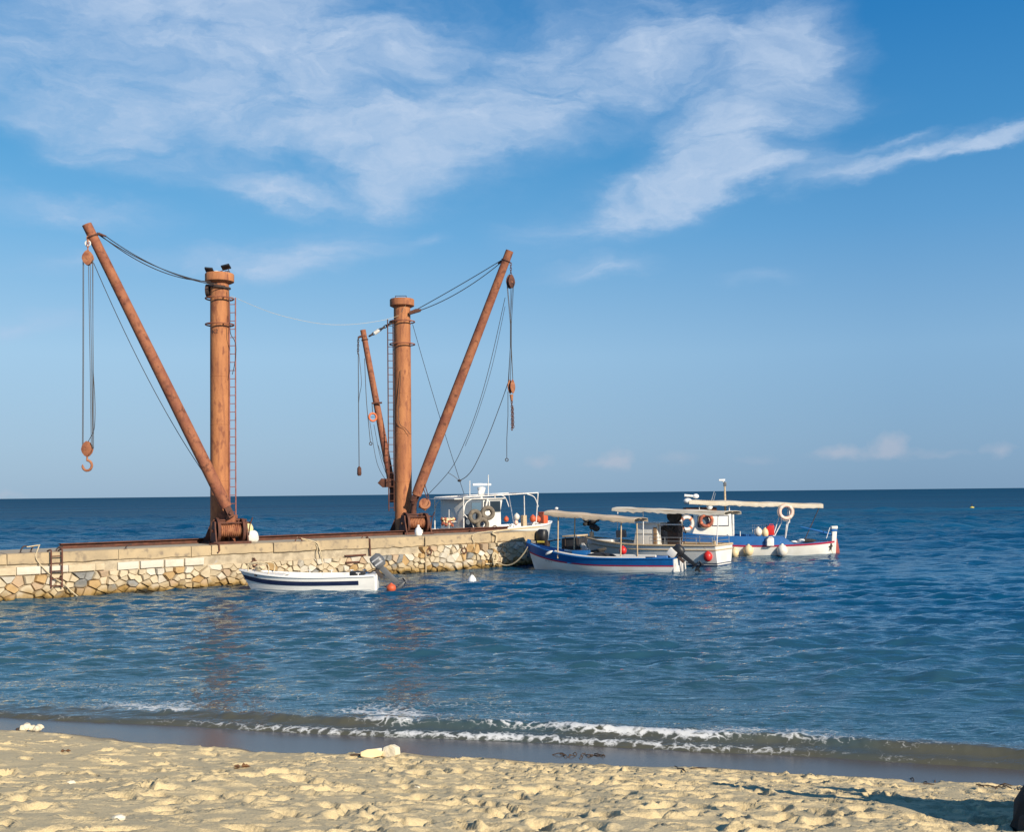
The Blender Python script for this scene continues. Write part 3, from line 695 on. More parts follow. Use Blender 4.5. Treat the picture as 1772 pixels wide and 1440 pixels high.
polys = sorted(cells(-1.2, PEND - .15, 5, .245, ztop), key=lambda p_: -abs(sum(p_[k][0] * p_[k - 1][1] - p_[k - 1][0] * p_[k][1] for k in range(len(p_)))))
for poly in polys[:300]:
    vs, fs = stone_shape(poly, rs_)
    MB().add(vs, fs).build('stone', rs_.choice(STM), pier, smooth=28)
rest = MB()
for poly in polys[300:] + cells(-21, -1.25, 6, .42, lambda q_: 1.12):
    vs, fs = stone_shape(poly, rs_); rest.add(vs, fs)
tag(rest.build('rubble_stones', 'stone_cream', pier, smooth=28), kind='stuff')
# rusty rail bedded along the outer side of the deck
rail = thing('steel_rail', 'low rust red steel beam lying along the back of the pier deck', 'steel beam', PW(2.6, 2.35, DECK), PA)
for (nm, z_, h_, w_) in (('bottom_flange', .02, .03, .26), ('web', .095, .12, .04), ('top_flange', .17, .03, .26)):
    MB().box(((PEND - 2.8) / 2, 0, z_), (PEND - 2.8, w_, h_)).build(nm, 'rust_dark', rail, smooth=0)

# ------------------------------------------------------------------ cranes
def pulley_block(nm, root, c, r, matn, off, hook=None, chain=0, w=.13, face=0):
    c = Vector(c); rot = RZ(face)
    b = MB()
    prof = [(0, 1.55), (.42, 1.25), (.86, .62), (1, 0), (.8, -.6), (.34, -1.15), (0, -1.3)]
    pts = [(x * r, z * r) for x, z in prof] + [(-x * r, z * r) for x, z in prof[-2:0:-1]]
    for s_ in (-1, 1):
        q_ = MB().prism(pts, 'xz', .022); b.add([c + rot @ (Vector(v) + Vector((0, s_ * w / 2, 0))) for v in q_.v], q_.f)
    o = b.build(nm, matn, root, off, bevel=.006)
    MB().cyl(c + rot @ Vector((0, -w * .36, 0)), c + rot @ Vector((0, w * .36, 0)), r * .82, n=20).build('sheave', 'iron_dark', o, off)
    MB().cyl(c + rot @ Vector((0, -w * .7, 0)), c + rot @ Vector((0, w * .7, 0)), r * .16, n=10).build('axle_pin', 'rust_block', o, off)
    if hook:
        h = c - Vector((0, 0, r * 1.25)); s_ = hook
        pts = [h, h - Vector((0, 0, .3 * s_))] + [h + Vector((.38 * s_ * math.sin(a), 0, -.75 * s_ + .42 * s_ * math.cos(a))) for a in [R(x) for x in (20, 55, 95, 140, 185, 225, 262, 285)]]
        MB().tube(path(pts, 4), [.05 * s_ * 1.5] * 4 + [.07 * s_ * 1.5] * (len(path(pts, 4)) - 8) + [.06 * s_, .05 * s_, .035 * s_, .02 * s_], 8).build('hook', 'rust_block', o, off)
    return o
def chain_links(nm, root, p0, p1, r, matn, off, ln=.16):
    p0 = Vector(p0); p1 = Vector(p1); n_ = max(2, int((p1 - p0).length / (ln * .72))); b = MB()
    q_ = (p1 - p0).to_track_quat('X', 'Z').to_matrix()
    for i in range(n_ + 1):
        b.torus(p0.lerp(p1, i / n_), ln * .42, r, q_ @ RX(90 * (i % 2)), 10, 5, sc=(1.15, .62))
    return b.build(nm, matn, root, off)
def winch(root, o, ang, off):
    """winch on the deck beside the mast; axis along ang"""
    o = Vector(o); rt = RZ(ang); P = lambda x, y, z: o + rt @ Vector((x, y, z))
    def bx(b, c, d, rr=None): b.box(P(*c), d, rt @ rr if rr is not None else rt)
    d_ = MB(); d_.cyl(P(-.45, 0, .48), P(.42, 0, .48), .2, n=20)
    for i in range(11): d_.torus(P(-.40 + i * .075, 0, .48), .21, .032, rt @ RY(90), 22, 6)
    dr = d_.build('winch_drum', 'rust_block', root, off)
    for x_, r_ in ((-.47, .46), (.44, .42)):
        MB().lathe([(.02, -.02), (r_ - .03, -.02), (r_, -.05), (r_ + .015, -.05), (r_ + .015, .05), (r_, .05), (r_ - .03, .02), (.02, .02)], 30, P(x_, 0, .48), rt @ RY(90)).build('drum_flange', 'rust_dark', dr, off)
    MB().cyl(P(-.66, 0, .48), P(.66, 0, .48), .055, n=12).build('shaft', 'rust_block', dr, off)
    for x_ in (-.58, .56):
        MB().prism([(-.5, 0), (.5, 0), (.42, .12), (.2, .62), (.16, .82), (-.2, .82), (-.24, .62), (-.44, .12)], 'yz', .05).build('tmp', 'rust_dark', None)
        t = bpy.data.objects['tmp']; me = t.data; bpy.data.objects.remove(t)
        me.transform(Matrix.Translation(P(x_, 0, 0) - Vector(off)) @ rt.to_4x4()); f_ = bpy.data.objects.new('side_frame', me); COL.objects.link(f_); f_.parent = root
    b = MB(); bx(b, (0, -.4, .05), (1.35, .12, .1)); bx(b, (0, .4, .05), (1.35, .12, .1)); b.build('winch_base', 'rust_dark', root, off, bevel=.008)
    b = MB(); b.cyl(P(-.6, .05, .86), P(.62, .05, .86), .035, n=8); b.cyl(P(-.6, -.18, .76), P(.7, -.18, .76), .03, n=8); b.build('cross_bar', 'rust_dark', root, off)
    MB().cyl(P(.3, .22, .72), P(.56, .22, .72), .2, n=18).build('gear_wheel', 'rust_dark', root, off)
    MB().box(P(-.15, .25, .72), (.5, .4, .34), rt).build('gear_case', 'rust_dark', root, off, bevel=.02)
    MB().tube([P(.62, -.25, .3), P(.66, -.3, .7), P(.72, -.42, .95)], .022, 7).build('brake_lever', 'rust_dark', root, off)
def crane(nm, label, base, top_z, r, ladder_az, rings, cap_r, lm='ladder_paint'):
    b = Vector(base); root = thing(nm, label, 'crane', b)
    hcap = top_z - .32
    mast = MB().lathe([(r * 1.02, 0), (r * 1.02, .9), (r, .95), (r, hcap - 3.0 - b.z), (r * .985, hcap - b.z)], 40, b).build('mast', 'rust_mast', root, b)
    for z_ in (2.3, 4.4, 6.2):                                   # weld seams
        MB().torus((b.x, b.y, b.z + z_), r, .008, None, 40, 5).build('weld_seam', 'rust_mast', mast, b)
    MB().lathe([(r, -.06), (cap_r * .86, -.02), (cap_r, .02), (cap_r, .29), (cap_r * .96, .32), (.05, .32)], 44, (b.x, b.y, hcap)).build('mast_cap', 'rust_mast', root, b)
    MB().lathe([(r * 1.9, 0), (r * 1.9, .05), (r * 1.05, .055)], 28, (b.x, b.y, b.z + .002)).build('base_plate', 'rust_dark', root, b)
    for k in range(6):
        a = k * math.pi / 3 + .3
        MB().prism([(r * .98, .05), (r * 1.75, .05), (r * 1.02, .7)], 'xz', .03).build('t', 'rust_dark', None)
        t = bpy.data.objects['t']; me = t.data; bpy.data.objects.remove(t); me.transform(Matrix.Rotation(a, 4, 'Z')); g_ = bpy.data.objects.new('gusset', me); COL.objects.link(g_); g_.parent = root
    for z_ in rings:
        ring = MB().torus((b.x, b.y, z_), r * 1.48, .028, None, 36, 6).build('guard_ring', 'rust_boom', root, b)
        for k in range(4):
            a = math.radians(ladder_az + 45 + k * 90); MB().cyl((b.x + r * .98 * math.cos(a), b.y + r * .98 * math.sin(a), z_), (b.x + r * 1.48 * math.cos(a), b.y + r * 1.48 * math.sin(a), z_), .025, n=6).build('ring_bracket', 'rust_dark', ring, b)
    # ladder standing off the mast
    a = math.radians(ladder_az); dx, dy = math.cos(a), math.sin(a); tx_, ty_ = -dy, dx
    z0, z1 = b.z + 1.0, hcap - .6
    lad = MB()
    for s_ in (0, 1):
        rr_ = r * 1.02 + .03 + s_ * .24
        lad.cyl((b.x + dx * rr_, b.y + dy * rr_, z0), (b.x + dx * rr_, b.y + dy * rr_, z1), .026, n=6)
    lo = lad.build('ladder', lm, root, b)
    z_ = z0 + .15
    while z_ < z1:
        MB().cyl((b.x + dx * (r * 1.02 + .03), b.y + dy * (r * 1.02 + .03), z_), (b.x + dx * (r * 1.02 + .27), b.y + dy * (r * 1.02 + .27), z_), .015, n=6).build('rung', lm, lo, b)
        z_ += .31
    return root, hcap
def boom(root, p0, p1, r0, r1, off, fork=.25):
    p0 = Vector(p0); p1 = Vector(p1); d = (p1 - p0).normalized()
    o = MB().tube([p0 + d * .25, p0 + d * .5, p0.lerp(p1, .3), p0.lerp(p1, .6), p1 - d * .6, p1], [r0 * .92, r0, r0, (r0 + r1) / 2, r1, r1 * .98], 22).build('boom', 'rust_boom', root, off)
    for t_ in (.16, .37, .58, .8):
        q_ = d.to_track_quat('Z', 'Y').to_matrix(); MB().torus(p0.lerp(p1, t_), r0 + (r1 - r0) * t_, .009, q_, 26, 5).build('weld_seam', 'rust_boom', o, off)
    q_ = d.to_track_quat('Z', 'Y').to_matrix()
    MB().torus(p1 - d * .45, r1 * 1.05, .03, q_, 26, 6).build('head_band', 'rust_dark', o, off)
    b = MB()
    side = d.cross(Vector((0, 0, 1))).normalized()
    for s_ in (-1, 1): b.box(p0 + d * .12 + side * s_ * r0 * .62, (.05, .22, .55), q_)
    b.cyl(p0 - side * r0 * 1.2, p0 + side * r0 * 1.2, .06, n=10)
    b.build('heel_fork', 'rust_dark', o, off)
    return o, d
def cable(root, pts, off, r=.014, m='cable_steel', n=5, nm='cable'): return MB().tube(pts, r, n).build(nm, m, root, off)

# --- crane with the lowered hook, left
B1 = ony(380.5, 939, 40.0); B1.z = DECK
T1z = ony(379, 474, 40.0).z
c1_, hc1 = crane('dockside_crane', 'tall rusty crane with floodlights on its cap and a single boom raised to the left', B1, T1z, .345, -8, [ony(380, 517, 40).z, ony(380, 562, 40).z], .53)
h1 = ony(397, 888, 39.2); t1 = ony(150, 388, 37.0)
bo1, d1 = boom(c1_, h1, t1, .215, .17, B1)
MB().box(h1 + Vector((.02, .28, -.35)), (.3, .5, .55)).build('heel_bracket', 'rust_boom', c1_, B1, bevel=.02)
MB().prism([(-.1, .1), (.28, -.55), (.28, -1.05), (-.02, -.7), (-.34, -.05)], 'xz', .12, h1 + Vector((-.15, .3, .0))).build('heel_cheek', 'rust_boom', c1_, B1, bevel=.01)
m1 = ony(372, 489, 39.6)
for k, (pa, pb, dr) in enumerate((((168, 402), (365, 487), .42), ((166, 403), (376, 491), .30), ((182, 408), (390, 495), .34))):
    cable(c1_, sag(ony(*pa, 37.1), ony(*pb, 39.6), dr, 18), B1, .017, nm='stay_cable')
MB().cyl(ony(170, 404, 37.1), ony(184, 409, 37.2), .05, .03, n=8).build('stay_shackle', 'rust_dark', c1_, B1)
MB().torus((B1.x, B1.y, ony(380, 497, 40).z), .37, .05, RX(6) @ RY(8), 30, 6).build('stay_collar', 'iron_dark', c1_, B1)
MB().cyl((B1.x - .36, B1.y - .02, ony(380, 503, 40).z), (B1.x - .48, B1.y - .02, ony(380, 503, 40).z), .24, n=20).build('stay_sheave', 'iron_dark', c1_, B1)
ub = ony(152, 447, 36.9); lb = ony(151, 778, 36.9)
chain_links('hanger_chain', c1_, ony(152, 412, 36.95), ony(152, 436, 36.9), .022, 'rust_block', B1, .15)
MB().torus(ony(152, 421, 36.95), .09, .025, RX(90), 14, 6).build('shackle', 'sack_white', c1_, B1)
pulley_block('upper_block', c1_, ub, .19, 'rust_block', B1, face=6)
pulley_block('hook_block', c1_, lb, .19, 'rust_boom', B1, hook=.42, face=-5)
for (xa, xb) in ((143.5, 142.5), (145, 144), (153, 158), (156, 160), (160, 162), (161, 160)):
    cable(c1_, [ony(xa, 450, 36.9), ony((xa + xb) / 2 + .3, 620, 36.9), ony(xb, 776, 36.9)], B1, .011, nm='hoist_cable')
cable(c1_, path([ony(161, 640, 36.88), ony(164.5, 700, 36.88), ony(163, 742, 36.88), ony(155, 760, 36.88), ony(150, 768, 36.88)], 5), B1, .012, nm='loose_cable')
cable(c1_, sag(ony(162, 455, 36.95), ony(366, 838, 39.5), .5, 20), B1, .013, nm='hoist_cable')
fl = MB().prism([(-.24, 0), (.24, 0), (.26, .05), (-.22, .05)], 'xz', .3, (0, 0, 0))
for (px_, py_, tx_) in ((391, 462, -18), (362, 467, 12)):      # floodlights
    c_ = ony(px_, py_, 39.9); ba = Vector((c_.x + (-.02 if px_ > 380 else .08), c_.y, hc1 + .32))
    b = MB(); b.box(c_, (.32 if px_ > 380 else .3, .26, .07), RY(-14 if px_ > 380 else 6) @ RX(-22)); f_ = b.build('floodlight', 'black_plastic', c1_, B1, bevel=.012)
    b = MB()
    for s_ in (-.13, .13): b.tube([ba + Vector((s_, 0, -.01)), ba + Vector((s_ * .9, 0, (c_.z - ba.z) * .6)), c_ + Vector((s_, 0, -.02))], .014, 6)
    b.build('floodlight_bracket', 'iron_dark', f_, B1)
MB().ball((B1.x - .09, B1.y - .1, hc1 + .34), .14, 12, (1, 1, .6)).build('cable_coil', 'sack_white', c1_, B1)
for x_ in (.12, .3, .38): MB().torus((B1.x + x_, B1.y - .2, hc1 + .33), .06, .012, RX(90), 12, 5, (0, math.pi)).build('lifting_eye', 'iron_dark', c1_, B1)
cable(c1_, path([ony(396, 500, 39.7), ony(398, 540, 39.7), ony(398.5, 575, 39.6), ony(406, 590, 39.6), ony(408.5, 605, 39.6), ony(406, 630, 39.6), ony(402, 648, 39.6)], 5), B1, .013, nm='power_cable')
# painted mark near the top
cu_ = bpy.data.curves.new('mark', 'FONT'); cu_.body = 'K2'; cu_.size = .21; cu_.extrude = .0
to = bpy.data.objects.new('tmp_text', cu_); COL.objects.link(to); bpy.context.view_layer.update()
tm = bpy.data.meshes.new_from_object(to.evaluated_get(bpy.context.evaluated_depsgraph_get())); bpy.data.objects.remove(to)
mc = ony(374, 575, 40.0)
for v in tm.vertices:
    x_ = mc.x - B1.x - .07 + v.co.x; zz = mc.z - B1.z - .08 + v.co.y + x_ * .1; v.co = (x_, -math.sqrt(max(0, .349 ** 2 - x_ * x_)), zz)
tm.materials.append(M['iron_dark']); to = bpy.data.objects.new('painted_mark', tm); COL.objects.link(to); to.parent = c1_
wp_ = ony(398, 940, 39.3); winch(c1_, (wp_.x, wp_.y, DECK), 28, B1)

# --- crane with two booms, right
B2 = ony(698.5, 924, 47.6); B2.z = DECK
T2z = ony(698, 518, 47.6).z
c2_, hc2 = crane('dockside_crane', 'rusty crane with two booms and a chain hanging beside the moored boats', B2, T2z, .375, 197, [ony(698, 557, 47.6).z, ony(698, 596, 47.6).z], .54, 'rust_dark')  # darker ladder material puts the shade of the mast's dark side into the colour
tag(c1_, group='rusty mast cranes on the pier'); tag(c2_, group='rusty mast cranes on the pier')
h2 = ony(717, 866, 47.0); t2 = ony(882, 434, 46.0)
boom(c2_, h2, t2, .225, .175, B2)
MB().cyl(ony(717, 868, 47.0), ony(715, 892, 47.1), .11, .14, n=12).build('gooseneck', 'rust_dark', c2_, B2)
MB().box(ony(715, 900, 47.25), (.4, .6, .35)).build('heel_bracket', 'rust_dark', c2_, B2, bevel=.02)
h3 = ony(679, 846, 47.9); t3 = ony(628, 571, 47.6)
boom(c2_, h3, t3, .16, .125, B2)
MB().box(ony(681, 858, 47.9), (.3, .4, .6)).build('heel_bracket', 'rust_dark', c2_, B2, bevel=.02)
for (pa, pb, dr) in (((868, 450), (722, 535), .03), ((866, 455), (724, 538), .22)): cable(c2_, sag(ony(*pa, 46.1), ony(*pb, 47.4), dr, 14), B2, .018, nm='stay_cable')
MB().cyl(ony(873, 449, 46.0), ony(862, 456, 46.15), .05, .035, n=8).build('stay_shackle', 'iron_dark', c2_, B2)
MB().prism([(-.2, -.12), (.3, .02), (.34, .12), (.1, .14), (-.2, .02)], 'xz', .14, ony(716, 540, 47.3)).build('stay_sheave', 'rust_dark', c2_, B2, bevel=.01)
chain_links('stay_chain', c2_, ony(682, 556, 47.5), ony(642, 580, 47.5), .035, 'iron_dark', B2, .2)
MB().cyl(ony(656, 571, 47.5), ony(648, 577, 47.5), .09, .09, n=8).build('chain_shackle', 'sack_white', c2_, B2)
ub2 = ony(883.5, 488, 45.9); lb2 = ony(885, 670, 45.9)
chain_links('hanger_chain', c2_, ony(884, 457, 45.95), ony(884, 474, 45.9), .022, 'rust_dark', B2, .13)
pulley_block('upper_block', c2_, ub2, .22, 'rust_dark', B2, face=50)
pulley_block('lower_block', c2_, lb2, .22, 'rust_block', B2, face=62)
for (xa, xm, xb) in ((877, 883, 880), (878, 884.5, 883), (884, 884, 888), (889, 885, 888), (887, 883, 879)):
    cable(c2_, [ony(xa, 490, 45.9), ony(xm, 560, 45.9), ony(xm, 600, 45.9), ony(xb, 668, 45.9)], B2, .012, nm='hoist_cable')
MB().cyl(ony(885, 683, 45.9), ony(885.5, 694, 45.9), .085, .05, n=10).build('swivel', 'rust_block', c2_, B2)
chain_links('hanging_chain', c2_, ony(885.5, 692, 45.9), ony(886, 742, 45.9), .024, 'rust_dark', B2, .13)
chain_links('hanging_chain', c2_, ony(887.5, 705, 45.9), ony(888.5, 738, 45.9), .022, 'rust_dark', B2, .12)
cable(c2_, [ony(879, 678, 45.9), ony(879, 720, 45.9), ony(877, 760, 45.9), ony(877, 793, 45.9)], B2, .014, nm='pendant_cable')
MB().torus(ony(877, 796, 45.9), .06, .02, RX(90), 12, 5).build('cable_eye', 'iron_dark', c2_, B2)
cable(c2_, path([ony(874, 515, 46), ony(850, 622, 46), ony(827, 705, 46), ony(800, 775, 46.1), ony(778, 815, 46.3), ony(740, 857, 46.8)], 6), B2, .013, nm='hoist_cable')
cable(c2_, path([ony(874, 530, 46), ony(852, 632, 46), ony(828, 712, 46), ony(805, 772, 46.1)], 6), B2, .010, nm='hoist_cable')
cable(c2_, sag(ony(714, 561, 47.4), ony(803, 855, 46.5), .15, 16), B2, .012, nm='guy_cable')
kn = ony(795, 832, 46.4)
cable(c2_, path([ony(879, 663, 45.9), ony(866, 700, 46), ony(845, 755, 46.1), ony(822, 805, 46.2), ony(808, 824, 46.3), kn], 6), B2, .016, nm='slack_cable')
cable(c2_, path([kn, ony(785, 824, 46.4), ony(775, 818, 46.4)], 5), B2, .012, nm='slack_cable')
MB().ball(kn, .07, 8, (1.3, 1, .8)).build('cable_knot', 'iron_dark', c2_, B2)
# tackle of the small boom
cable(c2_, [ony(620, 584, 47.5), ony(628, 581, 47.5)], B2, .05, 'rust_dark', 8, 'spreader')
chain_links('hanger_chain', c2_, ony(620, 586, 47.5), ony(619.5, 610, 47.5), .024, 'iron_dark', B2, .14)
cable(c2_, [ony(620, 608, 47.5), ony(620.5, 700, 47.5), ony(621.5, 808, 47.5)], B2, .018, nm='hoist_cable')
cable(c2_, path([ony(621, 612, 47.5), ony(625.5, 660, 47.5), ony(622, 684, 47.5), ony(620.5, 700, 47.5)], 5), B2, .012, nm='loose_cable')
MB().lathe([(.03, .2), (.09, .12), (.1, -.15), (.06, -.22)], 12, ony(621.7, 815, 47.5)).build('ball_weight', 'rust_dark', c2_, B2)
cable(c2_, path([ony(631, 620, 47.5), ony(634, 690, 47.5), ony(638, 735, 47.5), ony(641, 765, 47.5)], 5), B2, .016, nm='pendant_cable')
MB().torus(ony(641.5, 768, 47.5), .06, .02, RX(90), 12, 5).build('cable_eye', 'iron_dark', c2_, B2)
MB().cyl(ony(643, 698, 47.5), ony(661, 697, 47.5), .04, n=8).build('spreader', 'rust_dark', c2_, B2)
MB().torus(ony(645, 722, 47.5), .17, .05, RX(90) @ RY(30), 20, 8).build('hanging_sheave', 'ring_orange', c2_, B2)
MB().cyl(ony(645, 722, 47.5), ony(645, 722, 47.5), .13, n=14).build('sheave_plate', 'rust_block', c2_, B2)
cable(c2_, [ony(644, 700, 47.5), ony(645, 715, 47.5)], B2, .02, nm='hanger_cable')
for (a_, b_, c_) in (((640, 730), (652, 800), (668, 832)), ((647, 735), (658, 790), (672, 830)), ((654, 770), (664, 800), (674, 832))): cable(c2_, path([ony(*a_, 47.5), ony(*b_, 47.5), ony(*c_, 47.7)], 6), B2, .011, nm='hoist_cable')
MB().prism([(-.42, .0), (-.25, .2), (.2, .18), (.45, .02), (.3, -.18), (-.2, -.2)], 'xz', .16, ony(670, 836, 47.7)).build('lead_block', 'rust_dark', c2_, B2, bevel=.02)
MB().torus(ony(735, 872, 46.9), .2, .06, RX(70), 18, 7).build('lead_sheave', 'rust_block', c2_, B2)
MB().prism([(-.25, -.1), (-.1, .22), (.2, .26), (.27, -.05), (.05, -.26)], 'xz', .12, ony(734, 874, 46.95)).build('lead_sheave_cheek', 'rust_block', c2_, B2, bevel=.01)
for (a_, b_) in (((730, 838), (740, 865)), ((735, 838), (742, 862))): cable(c2_, [ony(*a_, 46.8), ony(*b_, 46.9)], B2, .02, 'rust_dark', nm='lever_rod')
b = MB()
for x_ in (-.24, .24): b.cyl((B2.x + x_ - .03, B2.y - .2, hc2 + .3), (B2.x + x_ - .03, B2.y - .2, hc2 + .44), .015, n=6)
b.cyl((B2.x - .27, B2.y - .2, hc2 + .44), (B2.x + .21, B2.y - .2, hc2 + .44), .015, n=6); b.build('cap_handrail', 'iron_dark', c2_, B2)
cable(c2_, path([ony(694, 640, 47.15), ony(690, 725, 47.15), ony(702, 742, 47.15), ony(710, 752, 47.2)], 5), B2, .012, nm='loose_cable')
wp_ = ony(719, 924, 46.7); winch(c2_, (wp_.x, wp_.y, DECK), 28, B2)
# pale cable slung from one crane to the other
sp = [ony(400, 512, 39.8), ony(470, 541, 42), ony(540, 558, 43.8), ony(590, 562, 45), ony(640, 558, 46.2), ony(685, 548, 47.2), ony(697, 536, 47.15), ony(702, 528, 47.1)]
tag(MB().tube(path(sp, 6), .006, 5).build('overhead_cable', 'rope_cream', None), 'thin pale cable sagging between the tops of the two cranes', 'cable')

# ------------------------------------------------------------------ boats
class Hull:
    """boat form: local +x is the bow, +y port, z = 0 the waterline"""
    def __init__(s, Ln, B, sheer, keel=-.35, stern=.78, rake=.35, full=2.4, pmid=.34, pbow=.55, double=False):
        s.L, s.B, s.sheer, s.keel, s.stern, s.rake, s.full, s.pmid, s.pbow, s.double = Ln, B, sheer, keel, stern, rake, full, pmid, pbow, double
    def hb(s, t):
        if s.double: return s.B / 2 * max(0.012, (1 - abs(2 * t - 1) ** s.full)) ** .85
        if t < .45: return s.B / 2 * (s.stern + (1 - s.stern) * math.sin(t / .45 * math.pi / 2))
        return s.B / 2 * max(0.012, 1 - ((t - .45) / .55) ** s.full)
    def zs(s, t):
        a, b, c = s.sheer                                  # stern, lowest, bow
        return b + (a - b) * max(0, (.42 - t) / .42) ** 2 + (c - b) * max(0, (t - .42) / .58) ** 2
    def pt(s, t, v, sd, inset=0.0):
        k = s.keel * (1 - max(0, (t - .75) / .25) ** 2 * .75)
        z = k + (s.zs(t) - k) * v
        p = s.pmid + s.pbow * max(0, (t - .3) / .7) ** 2
        if s.double: p = s.pmid + s.pbow * abs(2 * t - 1) ** 2
        y = max(0.0, s.hb(t) * v ** p - inset)
        x = -s.L / 2 + s.L * t - s.rake * (1 - v) * max(0, (t - .5) / .5) ** 3
        if s.double: x += s.rake * .6 * (1 - v) * max(0, (.5 - t) / .5) ** 3
        return Vector((x, y * sd, z))
    def vz(s, t, z):
        k = s.keel * (1 - max(0, (t - .75) / .25) ** 2 * .75); return min(1, max(0, (z - k) / (s.zs(t) - k)))
    def band(s, v0, v1, t0=0, t1=1, n=26, m=5, out=0.0, cap=True, sides=(1, -1)):
        """skin between two levels; levels are numbers or functions of t"""
        f = lambda v, t: v(t) if callable(v) else v
        b = MB()
        for sd in sides:
            vs = []; fs = []
            for i in range(n + 1):
                t = t0 + (t1 - t0) * i / n
                for j in range(m + 1):
                    q = s.pt(t, f(v0, t) + (f(v1, t) - f(v0, t)) * j / m, sd)
                    if out: q = q + Vector((out * .3 * max(0, t - .8) * 5, out * sd, 0))
                    vs.append(q)
            for i in range(n):
                for j in range(m): fs.append((i * (m + 1) + j, (i + 1) * (m + 1) + j, (i + 1) * (m + 1) + j + 1, i * (m + 1) + j + 1))
            b.add(vs, fs)
        if cap and not s.double and t0 == 0 and len(sides) == 2:
            vs = []; fs = []
            for j in range(m + 1):
                v = f(v0, 0) + (f(v1, 0) - f(v0, 0)) * j / m; vs += [s.pt(0, v, 1), s.pt(0, v, -1)]
            for j in range(m): fs.append((2 * j, 2 * j + 1, 2 * j + 3, 2 * j + 2))
            b.add(vs, fs)
        return b
    def inner(s, depth, inset=.05, n=26, t0=.01, t1=.97):
        b = MB()
        vs = []; fs = []
        for i in range(n + 1):
            t = t0 + (t1 - t0) * i / n; zf = s.zs(t) - depth; vv = s.vz(t, zf)
            for (v, sd) in ((1, 1), (vv, 1), (vv, -1), (1, -1)): vs.append(s.pt(t, v, sd, inset))
        for i in range(n):
            for k in range(3): fs.append((i * 4 + k, (i + 1) * 4 + k, (i + 1) * 4 + k + 1, i * 4 + k + 1))
        fs += [(0, 1, 2, 3), (n * 4 + 3, n * 4 + 2, n * 4 + 1, n * 4)]
        return b.add(vs, fs)
    def deck(s, drop, t0, t1, inset=.02, n=14, camber=.03, th=.03):
        vs = []; fs = []
        for i in range(n + 1):
            t = t0 + (t1 - t0) * i / n; z = s.zs(t) - drop; a = s.pt(t, s.vz(t, z), 1, inset)
            for k in (-1, -.5, 0, .5, 1): vs.append((a.x, a.y * k, z + camber * (1 - k * k)))
        for i in range(n):
            for k in range(4): fs.append((i * 5 + k, (i + 1) * 5 + k, (i + 1) * 5 + k + 1, i * 5 + k + 1))
        b0 = len(vs); vs += [(v[0], v[1], v[2] - th) for v in vs]; fs += [tuple(b0 + i for i in f[::-1]) for f in fs]
        rim = [i * 5 for i in range(n + 1)]; 
        for i in range(n): fs += [(i * 5, i * 5 + b0, (i + 1) * 5 + b0, (i + 1) * 5), (i * 5 + 4, (i + 1) * 5 + 4, (i + 1) * 5 + 4 + b0, i * 5 + 4 + b0)]
        for k in range(4): fs += [(k, k + 1, k + 1 + b0, k + b0), (n * 5 + k, n * 5 + k + b0, n * 5 + k + 1 + b0, n * 5 + k + 1)]
        return MB().add(vs, fs)
    def gunwale(s, r=.03, v=1.0, t0=0, t1=1, n=30, dz=0.0, flat=1.0, stern=True):
        b = MB(); port = [s.pt(t0 + (t1 - t0) * i / n, v, 1) + Vector((0, 0, dz)) for i in range(n + 1)]; star = [Vector((p.x, -p.y, p.z)) for p in port]
        if t1 >= .999: b.tube(port + star[::-1], r, 6)
        else: b.tube(port, r, 6); b.tube(star, r, 6)
        if stern and not s.double and t0 == 0: b.tube([port[0], star[0]], r, 6)
        return b
    def on(s, px_x, v=1.0, sd=1):
        return s.pt((px_x + s.L / 2) / s.L, v, sd)
